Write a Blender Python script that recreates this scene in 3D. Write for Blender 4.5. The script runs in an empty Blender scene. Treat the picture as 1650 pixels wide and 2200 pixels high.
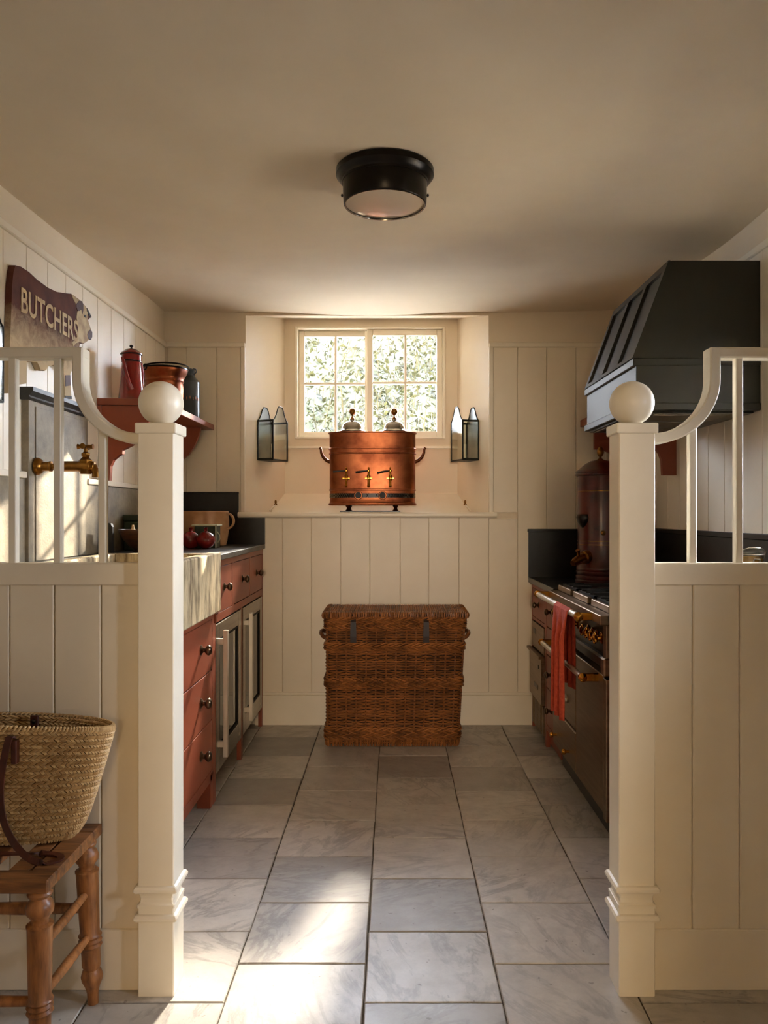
import bpy, bmesh, math, random
from mathutils import Vector, Matrix
import numpy as np
random.seed(7)
PI = math.pi
sc = bpy.context.scene
C = sc.collection
# ------------------------------------------------------------------ camera, world, sun, exposure
F_PX, W_PX = 1700.0, 1650.0
cam = bpy.data.objects.new('camera', bpy.data.cameras.new('camera'))
C.objects.link(cam)
cam.location = (0, 0, 1.3)
cam.rotation_euler = (PI / 2, 0, 0)
cam.data.sensor_fit = 'HORIZONTAL'
cam.data.sensor_width = 36
cam.data.lens = F_PX / W_PX * 36
cam.data.shift_x = -22 / W_PX
cam.data.shift_y = 5 / W_PX
cam.data.clip_start = 0.05
sc.camera = cam
vs = sc.view_settings
vs.view_transform = 'Standard'
vs.look = 'None'
vs.gamma = 1
vs.use_curve_mapping = False
vs.exposure = 2.65
world = bpy.data.worlds.new('sky')
sc.world = world
world.use_nodes = True
bg = world.node_tree.nodes['Background']
bg.inputs[0].default_value = (0.85, 0.92, 1.10, 1)
bg.inputs[1].default_value = 12.5


def sun(name, d, strength, angle, col):
    l = bpy.data.lights.new(name, 'SUN')
    l.energy = strength
    l.angle = math.radians(angle)
    l.color = col
    o = bpy.data.objects.new(name, l)
    C.objects.link(o)
    o.rotation_euler = Vector(d).to_track_quat('-Z', 'Y').to_euler()
    o.location = (4, 12, 9)
    return o


sun('sun', (-0.50, -1, -0.46), 3.8, 0.7, (1, 0.86, 0.68))
sun('floor_patch_sun', (-0.16, -1, -0.72), 2.4, 3.0, (1, 0.87, 0.72))  # second, softer sun added only for the warm patch on the floor


def portal(name, loc, rot, sx, sy):
    l = bpy.data.lights.new(name, 'AREA')
    l.shape = 'RECTANGLE'
    l.size = sx
    l.size_y = sy
    l.cycles.is_portal = True
    o = bpy.data.objects.new(name, l)
    C.objects.link(o)
    o.location = loc
    o.rotation_euler = rot


portal('window_portal', (-0.16, 5.56, 2.19), (-PI / 2, 0, 0), 1.05, 0.80)
portal('front_window_portal', (2.6, 0.60, 1.625), (0, PI / 2, 0), 0.65, 0.30)
portal('side_window_portal', (1.78, 2.578, 1.60), (0, PI / 2, 0), 0.7, 0.675)
portal('rear_fill_portal', (0.0, -6.55, 1.6), (PI / 2, 0, 0), 0.9, 0.65)


# ------------------------------------------------------------------ materials
def lin(c):
    return tuple(((v / 255) / 12.92 if v / 255 <= 0.04045 else ((v / 255 + 0.055) / 1.055) ** 2.4) for v in c) + (1,)


MATS = {}


def nn(nt, t, **kw):
    n = nt.nodes.new(t)
    for k, v in kw.items():
        if k in n.inputs:
            n.inputs[k].default_value = v
        else:
            setattr(n, k, v)
    return n


def M(name, c1, c2=None, rough=0.5, metal=0.0, scale=8.0, bump=0.0, bscale=None, stretch=(1, 1, 1), island=0.0,
      coat=0.0, contrast=(0.35, 0.65), rvar=0.0, detail=4.0):
    m = bpy.data.materials.new(name)
    m.use_nodes = True
    nt = m.node_tree
    b = nt.nodes['Principled BSDF']
    b.inputs['Roughness'].default_value = rough
    b.inputs['Metallic'].default_value = metal
    b.inputs['Coat Weight'].default_value = coat
    b.inputs['Coat Roughness'].default_value = 0.15
    c2 = c2 or c1
    geo = nn(nt, 'ShaderNodeNewGeometry')
    mp = nn(nt, 'ShaderNodeMapping')
    mp.inputs['Scale'].default_value = stretch
    nt.links.new(geo.outputs['Position'], mp.inputs['Vector'])
    no = nn(nt, 'ShaderNodeTexNoise', Scale=scale, Detail=detail, Roughness=0.6)
    nt.links.new(mp.outputs[0], no.inputs['Vector'])
    mr = nn(nt, 'ShaderNodeMapRange')
    mr.inputs['From Min'].default_value = contrast[0]
    mr.inputs['From Max'].default_value = contrast[1]
    nt.links.new(no.outputs['Fac'], mr.inputs['Value'])
    fac = mr.outputs[0]
    if island > 0:
        mx = nn(nt, 'ShaderNodeMix')
        mx.inputs['Factor'].default_value = island
        nt.links.new(fac, mx.inputs['A'])
        nt.links.new(geo.outputs['Random Per Island'], mx.inputs['B'])
        fac = mx.outputs['Result']
    mc = nn(nt, 'ShaderNodeMix', data_type='RGBA')
    mc.inputs['A'].default_value = lin(c1)
    mc.inputs['B'].default_value = lin(c2)
    nt.links.new(fac, mc.inputs['Factor'])
    nt.links.new(mc.outputs['Result'], b.inputs['Base Color'])
    if rvar:
        rr = nn(nt, 'ShaderNodeMapRange')
        rr.inputs['To Min'].default_value = max(0.02, rough - rvar)
        rr.inputs['To Max'].default_value = min(1, rough + rvar)
        nt.links.new(no.outputs['Fac'], rr.inputs['Value'])
        nt.links.new(rr.outputs[0], b.inputs['Roughness'])
    if bump:
        n2 = nn(nt, 'ShaderNodeTexNoise', Scale=bscale or scale * 3, Detail=5.0)
        nt.links.new(mp.outputs[0], n2.inputs['Vector'])
        bp = nn(nt, 'ShaderNodeBump', Strength=bump, Distance=0.01)
        nt.links.new(n2.outputs['Fac'], bp.inputs['Height'])
        nt.links.new(bp.outputs[0], b.inputs['Normal'])
    MATS[name] = m
    return m


def glass_mat(name, tint, gl=0.06, rough=0.02, fk=1.0):
    m = bpy.data.materials.new(name)
    m.use_nodes = True
    nt = m.node_tree
    nt.nodes.remove(nt.nodes['Principled BSDF'])
    out = nt.nodes['Material Output']
    tr = nn(nt, 'ShaderNodeBsdfTransparent')
    tr.inputs[0].default_value = tint
    go = nn(nt, 'ShaderNodeBsdfGlossy', Roughness=rough)
    lw = nn(nt, 'ShaderNodeFresnel', IOR=1.45)
    mix = nn(nt, 'ShaderNodeMixShader')
    ad = nn(nt, 'ShaderNodeMath', operation='MULTIPLY_ADD', use_clamp=True)
    ad.inputs[1].default_value = fk
    ad.inputs[2].default_value = gl
    nt.links.new(lw.outputs[0], ad.inputs[0])
    nt.links.new(ad.outputs[0], mix.inputs[0])
    nt.links.new(tr.outputs[0], mix.inputs[1])
    nt.links.new(go.outputs[0], mix.inputs[2])
    nt.links.new(mix.outputs[0], out.inputs[0])
    MATS[name] = m
    return m


M('paint', (238, 226, 203), (233, 220, 196), rough=0.42, scale=3, bump=0.04, bscale=60)
M('paint_gloss', (240, 230, 209), (235, 224, 202), rough=0.36, scale=4, bump=0.04, bscale=50)
M('plaster', (236, 222, 198), (230, 215, 190), rough=0.85, scale=2.0, bump=0.12, bscale=9)
M('terracotta', (150, 74, 47), (138, 65, 41), rough=0.42, scale=4, bump=0.03, bscale=60)
M('slate', (66, 64, 58), (44, 43, 40), rough=0.42, scale=9, bump=0.06, bscale=90, rvar=0.1)
M('slate_grey', (152, 138, 112), (122, 110, 90), rough=0.6, scale=14, bump=0.12, bscale=120)
M('black_stone', (24, 24, 23), (13, 13, 13), rough=0.3, scale=12, bump=0.03, bscale=90)
M('sink_stone', (206, 186, 146), (116, 96, 66), rough=0.75, scale=26, bump=0.5, bscale=70, stretch=(1, 1, 0.25),
  contrast=(0.42, 0.66))
M('brass', (150, 104, 46), (112, 74, 30), rough=0.28, metal=1, scale=20)
M('brass_bright', (214, 156, 62), (180, 120, 44), rough=0.2, metal=1, scale=20)
M('dark_bronze', (132, 114, 94), (92, 76, 60), rough=0.3, metal=1, scale=20)
M('bronze_black', (22, 17, 12), (14, 11, 8), rough=0.3, metal=0.6, scale=20)
M('steel', (168, 160, 148), (150, 142, 130), rough=0.3, metal=1, scale=3, stretch=(1, 1, 30))
M('steel_bright', (226, 218, 202), (212, 204, 188), rough=0.34, metal=0.7, scale=3)
M('range_steel', (150, 128, 104), (132, 112, 90), rough=0.38, metal=1, scale=4, stretch=(1, 1, 20))
M('range_dark', (30, 28, 26), (20, 19, 18), rough=0.3, metal=0.7, scale=5)
M('cast_iron', (18, 18, 18), (10, 10, 10), rough=0.55, scale=30, bump=0.1)
M('copper', (178, 106, 68), (124, 66, 42), rough=0.40, metal=1, scale=7, rvar=0.08, bump=0.04, bscale=16)
M('copper_dark', (112, 62, 36), (70, 38, 22), rough=0.3, metal=1, scale=9, rvar=0.1)
M('pewter', (176, 170, 158), (140, 134, 124), rough=0.2, metal=1, scale=9)
M('hood_black', (38, 37, 28), (31, 30, 23), rough=0.42, scale=3)
M('hood_filter', (120, 108, 92), (96, 86, 74), rough=0.4, metal=1, scale=6)
M('lantern_metal', (58, 62, 56), (38, 40, 38), rough=0.45, metal=0.8, scale=20)
M('lantern_mirror', (150, 152, 146), (118, 120, 116), rough=0.22, metal=1, scale=16, rvar=0.08)
M('candle', (236, 224, 196), rough=0.5)
M('enamel_red', (150, 22, 18), (128, 18, 14), rough=0.18, scale=5, coat=0.5)
M('enamel_black', (18, 16, 16), rough=0.3)
M('toleware_blue', (36, 46, 54), (26, 34, 42), rough=0.3, scale=9, coat=0.3)
M('toleware_orange', (170, 92, 40), rough=0.5)
M('toleware_red', (92, 26, 18), (56, 14, 12), rough=0.3, scale=8, coat=0.3)
M('stoneware', (206, 160, 112), (176, 124, 82), rough=0.45, scale=5, bump=0.05, bscale=40, coat=0.15)
M('tin_green', (48, 62, 36), (30, 42, 24), rough=0.4, scale=18)
M('tin_rim', (206, 204, 176), rough=0.5)
M('pomegranate', (142, 30, 26), (96, 16, 18), rough=0.26, scale=14, coat=0.3)
M('bowl_wood', (92, 56, 32), (58, 34, 20), rough=0.4, scale=12, stretch=(1, 1, 5))
M('garlic', (216, 196, 158), (196, 170, 128), rough=0.6, scale=20)
M('iron_board', (22, 20, 18), (15, 14, 12), rough=0.5, scale=20)
M('oak', (172, 112, 60), (112, 68, 32), rough=0.42, scale=7, stretch=(7, 7, 1.2), bump=0.06, bscale=20, coat=0.1)
M('oak_seat', (150, 98, 54), (88, 54, 28), rough=0.45, scale=6, stretch=(1.2, 9, 9), bump=0.06, bscale=20, coat=0.1)
M('straw', (222, 190, 136), (156, 118, 70), rough=0.6, scale=14, island=0.6)
M('straw_inner', (120, 90, 50), (74, 52, 28), rough=0.8, scale=60)
M('leather', (84, 38, 22), (56, 24, 14), rough=0.4, scale=16, bump=0.05)
M('leather_dark', (44, 26, 16), (28, 16, 10), rough=0.5, scale=16)
M('leather_edge', (168, 112, 66), rough=0.6)
M('wicker', (178, 112, 56), (62, 32, 13), rough=0.38, scale=9, island=0.55, bump=0.1, bscale=60, coat=0.1)
M('wicker_stake', (150, 92, 44), (96, 54, 24), rough=0.45, scale=12, island=0.4)
M('wicker_gap_shade', (30, 16, 8), (20, 10, 5), rough=0.8)  # near-black, stands for the shade between weavers
M('linen_red', (202, 84, 54), (180, 66, 42), rough=0.9, scale=60, bump=0.2, bscale=400)
M('sign_cream', (196, 172, 124), (150, 122, 82), rough=0.7, scale=16)
M('sign_brown', (86, 42, 28), (64, 30, 20), rough=0.65, scale=12)
M('sign_dark', (40, 26, 18), rough=0.7)
M('sign_letter', (196, 164, 104), (170, 136, 80), rough=0.6, scale=30)
M('soil', (60, 60, 38), (36, 40, 22), rough=0.95, scale=6)
M('paving', (118, 112, 102), (98, 94, 86), rough=0.95, scale=4)
M('grass_dark', (96, 100, 62), (74, 80, 46), rough=0.95, scale=4)
M('bounce_gravel', (196, 190, 178), (170, 164, 152), rough=0.9, scale=40)  # pale tone for the added bounce slab outside
M('grout', (92, 80, 62), (66, 56, 42), rough=0.95, scale=40)
M('opal_glass', (206, 192, 172), rough=0.12, coat=0.6)
M('pasta', (206, 150, 60), (180, 120, 44), rough=0.6, scale=60)
M('cooler_inside', (40, 34, 28), (28, 24, 20), rough=0.6)
M('bottle', (20, 30, 18), rough=0.15)
M('rubber', (20, 18, 16), rough=0.7)
glass_mat('glass', (0.97, 0.98, 0.97, 1), gl=0.02)
glass_mat('lantern_glass', (0.90, 0.92, 0.90, 1), gl=0.03, rough=0.10, fk=0.35)
glass_mat('smoked_glass', (0.42, 0.38, 0.33, 1), gl=0.08, rough=0.05)


def leaf_mat(name, c1, c2):
    m = M(name, c1, c2, rough=0.5, scale=3, island=0.6)
    nt = m.node_tree
    b = nt.nodes['Principled BSDF']
    tl = nn(nt, 'ShaderNodeBsdfTranslucent')
    mix = nn(nt, 'ShaderNodeMixShader')
    mix.inputs[0].default_value = 0.5
    src = b.inputs['Base Color'].links[0].from_socket
    nt.links.new(src, tl.inputs[0])
    nt.links.new(b.outputs[0], mix.inputs[1])
    nt.links.new(tl.outputs[0], mix.inputs[2])
    nt.links.new(mix.outputs[0], nt.nodes['Material Output'].inputs[0])


leaf_mat('leaf', (62, 58, 32), (12, 17, 5))
leaf_mat('grass', (78, 68, 44), (42, 38, 20))


def marble():
    m = bpy.data.materials.new('marble')
    m.use_nodes = True
    nt = m.node_tree
    b = nt.nodes['Principled BSDF']
    L = nt.links.new
    oi = nn(nt, 'ShaderNodeObjectInfo')
    geo = nn(nt, 'ShaderNodeNewGeometry')
    sc_ = nn(nt, 'ShaderNodeVectorMath', operation='SCALE')
    cmb = nn(nt, 'ShaderNodeCombineXYZ')
    mu = nn(nt, 'ShaderNodeMath', operation='MULTIPLY')
    mu.inputs[1].default_value = 37.0
    L(oi.outputs['Random'], mu.inputs[0])
    for i in range(3):
        L(mu.outputs[0], cmb.inputs[i])
    add = nn(nt, 'ShaderNodeVectorMath', operation='ADD')
    L(geo.outputs['Position'], add.inputs[0])
    L(cmb.outputs[0], add.inputs[1])
    rot = nn(nt, 'ShaderNodeVectorRotate', rotation_type='Z_AXIS')
    L(add.outputs[0], rot.inputs['Vector'])
    L(mu.outputs[0], rot.inputs['Angle'])
    mp = nn(nt, 'ShaderNodeMapping')
    mp.inputs['Scale'].default_value = (1.0, 2.6, 1.0)
    L(rot.outputs[0], mp.inputs[0])
    n1 = nn(nt, 'ShaderNodeTexNoise', Scale=3.2, Detail=8.0, Roughness=0.62, Distortion=0.55)
    L(mp.outputs[0], n1.inputs['Vector'])
    # veins: thin band of the noise
    sub = nn(nt, 'ShaderNodeMath', operation='SUBTRACT')
    sub.inputs[1].default_value = 0.5
    L(n1.outputs['Fac'], sub.inputs[0])
    ab = nn(nt, 'ShaderNodeMath', operation='ABSOLUTE')
    L(sub.outputs[0], ab.inputs[0])
    v = nn(nt, 'ShaderNodeMapRange')
    v.inputs['From Min'].default_value = 0.0
    v.inputs['From Max'].default_value = 0.055
    v.inputs['To Min'].default_value = 0.45
    v.inputs['To Max'].default_value = 0.0
    L(ab.outputs[0], v.inputs['Value'])
    n2 = nn(nt, 'ShaderNodeTexNoise', Scale=9.0, Detail=7.0, Roughness=0.7)
    L(add.outputs[0], n2.inputs['Vector'])
    tone = nn(nt, 'ShaderNodeValToRGB')
    e = tone.color_ramp.elements
    e[0].position = 0.0
    e[0].color = lin((192, 184, 172))
    e[1].position = 1.0
    e[1].color = lin((196, 188, 176))
    for p, c in ((0.62, (200, 192, 180)), (0.78, (164, 156, 146)), (0.86, (206, 200, 190)), (0.94, (146, 138, 128))):
        k = e.new(p)
        k.color = lin(c)
    L(oi.outputs['Random'], tone.inputs[0])
    cl = nn(nt, 'ShaderNodeMapRange')
    cl.inputs['From Min'].default_value = 0.35
    cl.inputs['From Max'].default_value = 0.75
    cl.inputs['To Max'].default_value = 0.45
    L(n2.outputs['Fac'], cl.inputs['Value'])
    m1 = nn(nt, 'ShaderNodeMix', data_type='RGBA')
    m1.inputs['B'].default_value = lin((122, 114, 104))
    L(cl.outputs[0], m1.inputs['Factor'])
    L(tone.outputs[0], m1.inputs['A'])
    # vein presence gated by a broad noise
    n3 = nn(nt, 'ShaderNodeTexNoise', Scale=2.2, Detail=2.0)
    L(add.outputs[0], n3.inputs['Vector'])
    g = nn(nt, 'ShaderNodeMapRange')
    g.inputs['From Min'].default_value = 0.36
    g.inputs['From Max'].default_value = 0.62
    L(n3.outputs['Fac'], g.inputs['Value'])
    vm = nn(nt, 'ShaderNodeMath', operation='MULTIPLY')
    L(v.outputs[0], vm.inputs[0])
    L(g.outputs[0], vm.inputs[1])
    m2 = nn(nt, 'ShaderNodeMix', data_type='RGBA')
    m2.inputs['B'].default_value = lin((92, 84, 76))
    L(vm.outputs[0], m2.inputs['Factor'])
    L(m1.outputs['Result'], m2.inputs['A'])
    # pits
    vo = nn(nt, 'ShaderNodeTexNoise', Scale=42.0, Detail=2.0)
    L(add.outputs[0], vo.inputs['Vector'])
    pit = nn(nt, 'ShaderNodeMapRange')
    pit.inputs['From Min'].default_value = 0.71
    pit.inputs['From Max'].default_value = 0.76
    pit.inputs['To Max'].default_value = 0.5
    L(vo.outputs['Fac'], pit.inputs['Value'])
    m3 = nn(nt, 'ShaderNodeMix', data_type='RGBA')
    m3.inputs['B'].default_value = lin((80, 70, 58))
    L(pit.outputs[0], m3.inputs['Factor'])
    L(m2.outputs['Result'], m3.inputs['A'])
    L(m3.outputs['Result'], b.inputs['Base Color'])
    rr = nn(nt, 'ShaderNodeMapRange')
    rr.inputs['To Min'].default_value = 0.28
    rr.inputs['To Max'].default_value = 0.52
    L(n2.outputs['Fac'], rr.inputs['Value'])
    L(rr.outputs[0], b.inputs['Roughness'])
    bp = nn(nt, 'ShaderNodeBump', Strength=0.12, Distance=0.01)
    L(n2.outputs['Fac'], bp.inputs['Height'])
    L(bp.outputs[0], b.inputs['Normal'])
    MATS['marble'] = m


marble()


def sign_mat():
    m = M('sign_paint', (98, 48, 29), (74, 34, 21), rough=0.85, scale=10)
    nt = m.node_tree
    b = nt.nodes['Principled BSDF']
    src = b.inputs['Base Color'].links[0].from_socket
    geo = nn(nt, 'ShaderNodeNewGeometry')
    sx = nn(nt, 'ShaderNodeSeparateXYZ')
    nt.links.new(geo.outputs['Position'], sx.inputs[0])
    no = nn(nt, 'ShaderNodeTexNoise', Scale=16.0, Detail=7.0, Roughness=0.75, Distortion=1.0)
    nt.links.new(geo.outputs['Position'], no.inputs['Vector'])
    ma = nn(nt, 'ShaderNodeMath', operation='MULTIPLY_ADD')
    ma.inputs[1].default_value = 0.26
    nt.links.new(no.outputs['Fac'], ma.inputs[0])
    nt.links.new(sx.outputs['Z'], ma.inputs[2])
    mr = nn(nt, 'ShaderNodeMapRange')
    mr.inputs['From Min'].default_value = 2.21
    mr.inputs['From Max'].default_value = 2.05
    nt.links.new(ma.outputs[0], mr.inputs['Value'])
    mx = nn(nt, 'ShaderNodeMix', data_type='RGBA')
    mx.inputs['B'].default_value = lin((196, 172, 134))
    nt.links.new(mr.outputs[0], mx.inputs['Factor'])
    nt.links.new(src, mx.inputs['A'])
    nt.links.new(mx.outputs['Result'], b.inputs['Base Color'])


sign_mat()


# ------------------------------------------------------------------ mesh helpers
def box(bm, x0, x1, y0, y1, z0, z1, bev=0.0, seg=1):
    r = bmesh.ops.create_cube(bm, size=1.0)
    vs_ = r['verts']
    for v in vs_:
        v.co = Vector(((x0 + x1) / 2 + v.co.x * (x1 - x0), (y0 + y1) / 2 + v.co.y * (y1 - y0), (z0 + z1) / 2 + v.co.z * (z1 - z0)))
    if bev > 0:
        es = list({e for v in vs_ for e in v.link_edges})
        bmesh.ops.bevel(bm, geom=es, offset=bev, segments=seg, affect='EDGES', profile=0.5)
    return bm


def prism(bm, pts, axis, a0, a1):
    """polygon pts in the other two axes (order: X:(y,z) Y:(x,z) Z:(x,y)) extruded along axis."""
    def P(u, v, a):
        return {'X': (a, u, v), 'Y': (u, a, v), 'Z': (u, v, a)}[axis]
    A = [bm.verts.new(P(u, v, a0)) for u, v in pts]
    B = [bm.verts.new(P(u, v, a1)) for u, v in pts]
    fs = [bm.faces.new(A), bm.faces.new(B[::-1])]
    n = len(pts)
    for i in range(n):
        fs.append(bm.faces.new((A[i], B[i], B[(i + 1) % n], A[(i + 1) % n])))
    bmesh.ops.recalc_face_normals(bm, faces=fs)
    return bm


def rings(bm, rs, caps=True, closed=True):
    """loft through rings of equal length"""
    R = [[bm.verts.new(p) for p in r] for r in rs]
    fs = []
    n = len(R[0])
    for a, b in zip(R[:-1], R[1:]):
        for i in range(n if closed else n - 1):
            j = (i + 1) % n
            fs.append(bm.faces.new((a[i], a[j], b[j], b[i])))
    if caps and closed:
        fs.append(bm.faces.new(R[0][::-1]))
        fs.append(bm.faces.new(R[-1]))
    bmesh.ops.recalc_face_normals(bm, faces=fs)
    return bm


AX = {'Z': Matrix.Identity(3), 'X': Matrix(((0, 0, 1), (0, 1, 0), (-1, 0, 0))), '-X': Matrix(((0, 0, -1), (0, 1, 0), (1, 0, 0))),
      'Y': Matrix(((1, 0, 0), (0, 0, 1), (0, -1, 0))), '-Y': Matrix(((1, 0, 0), (0, 0, -1), (0, 1, 0))), '-Z': Matrix(((1, 0, 0), (0, -1, 0), (0, 0, -1)))}


def lathe(bm, prof, c=(0, 0, 0), n=24, axis='Z', caps=True):
    m = AX[axis]
    c = Vector(c)
    rs = []
    for r, z in prof:
        r = max(r, 1e-4)
        rs.append([c + m @ Vector((r * math.cos(2 * PI * i / n), r * math.sin(2 * PI * i / n), z)) for i in range(n)])
    return rings(bm, rs, caps)


def tube(bm, pts, r, n=8, caps=True):
    pts = [Vector(p) for p in pts]
    rs = []
    up = None
    for i, p in enumerate(pts):
        t = (pts[min(i + 1, len(pts) - 1)] - pts[max(i - 1, 0)]).normalized()
        if up is None:
            up = t.orthogonal().normalized()
        a = (up - t * up.dot(t)).normalized()
        up = a
        b = t.cross(a)
        rr = r[i] if isinstance(r, (list, tuple)) else r
        rs.append([p + rr * (math.cos(2 * PI * k / n) * a + math.sin(2 * PI * k / n) * b) for k in range(n)])
    return rings(bm, rs, caps)


def ribbon(bm, path, half, y0, y1):
    """band of thickness 2*half following path [(x,z)], from y0 to y1 deep"""
    P = [Vector((a, b)) for a, b in path]
    rs = []
    for i, p in enumerate(P):
        t = (P[min(i + 1, len(P) - 1)] - P[max(i - 1, 0)]).normalized()
        nrm = Vector((-t.y, t.x))
        a, b = p + nrm * half, p - nrm * half
        e = 0.004
        i1, i2 = p + nrm * (half - e), p - nrm * (half - e)
        rs.append([(i1.x, y0, i1.y), (a.x, y0 + e, a.y), (a.x, y1 - e, a.y), (i1.x, y1, i1.y),
                   (i2.x, y1, i2.y), (b.x, y1 - e, b.y), (b.x, y0 + e, b.y), (i2.x, y0, i2.y)])
    return rings(bm, rs)


def sphere(bm, c, r, seg=24, sz=1.0):
    res = bmesh.ops.create_uvsphere(bm, u_segments=seg, v_segments=seg // 2, radius=r)
    for v in res['verts']:
        v.co = Vector((v.co.x, v.co.y, v.co.z * sz)) + Vector(c)
    return bm


def rootloc(p):
    while p.parent:
        p = p.parent
    return p.location


def obj(name, bm, mat, parent=None, smooth=False, local=False):
    if isinstance(bm, bpy.types.Mesh):
        me = bm
    else:
        me = bpy.data.meshes.new(name)
        if parent is not None and not local:
            bmesh.ops.translate(bm, verts=bm.verts, vec=-rootloc(parent))
        bm.to_mesh(me)
        bm.free()
    if not me.materials:
        me.materials.append(MATS[mat])
    if smooth:
        me.polygons.foreach_set('use_smooth', [True] * len(me.polygons))
        try:
            me.set_sharp_from_angle(angle=math.radians(42))
        except Exception:
            pass
    o = bpy.data.objects.new(name, me)
    C.objects.link(o)
    if parent is not None:
        o.parent = parent
    return o


def pyobj(name, V, Fc, mat, parent=None, smooth=True):
    me = bpy.data.meshes.new(name)
    V = np.asarray(V, dtype=float)
    if parent is not None:
        V = V - np.array(rootloc(parent))
    me.from_pydata([tuple(v) for v in V], [], Fc)
    me.update()
    return obj(name, me, mat, parent, smooth)


def tag(o, label, cat, group=None):
    o['label'] = label
    o['category'] = cat
    if group:
        o['group'] = group
    return o


def thing(name, label, cat, loc, group=None, rotz=0):
    o = bpy.data.objects.new(name, None)
    C.objects.link(o)
    o.location = loc
    o.rotation_euler = (0, 0, rotz)
    o.empty_display_size = 0.05
    return tag(o, label, cat, group)


def struct(name, bm, mat, parent=None, smooth=False):
    o = obj(name, bm, mat, parent, smooth)
    if parent is None:
        o['kind'] = 'structure'
    return o


def B(*a, **k):
    return box(bmesh.new(), *a, **k)


def smooth01(t):
    t = max(0.0, min(1.0, t))
    return t * t * (3 - 2 * t)


# ------------------------------------------------------------------ the room shell
XL, XR, YB = -1.414, 1.44, 4.889      # panelling faces of the kitchen
floor = struct('floor', B(-2.5, 2.5, -6.6, 5.0, -0.10, -0.007), 'grout')
tile_meshes = []
for k in range(5):
    bm = bmesh.new()
    hw, hd = 0.1833, 0.1773
    out = []
    N = 4
    for s in range(4):
        a = [(-hw, -hd), (hw, -hd), (hw, hd), (-hw, hd)][s]
        b = [(hw, -hd), (hw, hd), (-hw, hd), (-hw, -hd)][s]
        for i in range(N):
            t = i / N
            j = 0.0011
            out.append((a[0] + (b[0] - a[0]) * t + random.uniform(-j, j), a[1] + (b[1] - a[1]) * t + random.uniform(-j, j)))
    s = 0.985
    rings(bm, [[(x, y, -0.02) for x, y in out], [(x, y, -0.0025) for x, y in out], [(x * s, y * s, 0) for x, y in out]])
    me = bpy.data.meshes.new('tile')
    bm.to_mesh(me)
    bm.free()
    me.materials.append(MATS['marble'])
    tile_meshes.append(me)
for kx in range(-7, 7):
    x = -0.081 + 0.3703 * (kx + 0.5)
    y0 = 2.108 if kx % 2 == 0 else 2.290
    for ky in range(-10, 9):
        y = y0 + 0.3585 * (ky + 0.5)
        if y > 5.02 or y < -1.0 or abs(x) > 2.4 or (y > 2.4 and (x < -1.3 or x > 1.3)):
            continue
        if y < 0.9 and abs(x) > 1.5:
            continue
        o = bpy.data.objects.new('tile', tile_meshes[random.randrange(5)])
        C.objects.link(o)
        o.parent = floor
        o.location = (x + random.uniform(-.001, .001), y, random.uniform(-0.0008, 0.0004))
        o.rotation_euler = (random.uniform(-.0012, .0012), random.uniform(-.0012, .0012), random.choice((0, PI)))


def zc(x, y):
    a = smooth01((y - 3.3) / 1.5)
    z = 2.49 + 0.075 * a - 0.035 * math.exp(-((x + 0.15) / 0.8) ** 2) * smooth01((y - 3.9) / 0.95)
    z += 0.004 * math.sin(x * 3.1 + y * 1.7) + 0.003 * math.sin(x * 5.3 - y * 2.9 + 1.0)
    return z


bm = bmesh.new()
nx, ny = 50, 120
G = [[bm.verts.new((-2.5 + 5.0 * i / nx, -6.6 + 11.56 * j / ny, zc(-2.5 + 5.0 * i / nx, -6.6 + 11.56 * j / ny))) for i in range(nx + 1)] for j in range(ny + 1)]
for j in range(ny):
    for i in range(nx):
        bm.faces.new((G[j][i], G[j + 1][i], G[j + 1][i + 1], G[j][i + 1]))
r = bmesh.ops.extrude_face_region(bm, geom=list(bm.faces))
for v in [g for g in r['geom'] if isinstance(g, bmesh.types.BMVert)]:
    v.co.z = 2.8
bmesh.ops.recalc_face_normals(bm, faces=bm.faces)
struct('ceiling', bm, 'plaster', smooth=True)

# side walls of the kitchen (plaster above, boards below)
wl = struct('wall_left', B(XL - 0.30, XL - 0.010, 2.2, 5.5, 0, 2.75), 'plaster')
bm = B(XR + 0.010, XR + 0.30, 2.915, 5.5, 0, 2.75)
box(bm, XR + 0.010, XR + 0.30, 2.2, 2.24, 0, 2.75)
box(bm, XR + 0.010, XR + 0.30, 2.24, 2.915, 0, 1.25)
box(bm, XR + 0.010, XR + 0.30, 2.24, 2.915, 1.95, 2.75)
wr = struct('wall_right', bm, 'plaster')
bm = bmesh.new()
for y in (2.24, 2.5625, 2.885):
    box(bm, XR + 0.18, XR + 0.22, y, y + 0.03, 1.25, 1.95)
for z in (1.25, 1.585, 1.92):
    box(bm, XR + 0.18, XR + 0.22, 2.27, 2.885, z, z + 0.03)
w4 = struct('window_3', bm, 'paint_gloss')  # out-of-view window where the ball highlights point, added to brighten the kitchen
for y in (2.27, 2.5925):
    for z in (1.28, 1.615):
        obj('pane', B(XR + 0.199, XR + 0.202, y, y + 0.2925, z, z + 0.305), 'glass', w4)
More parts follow.
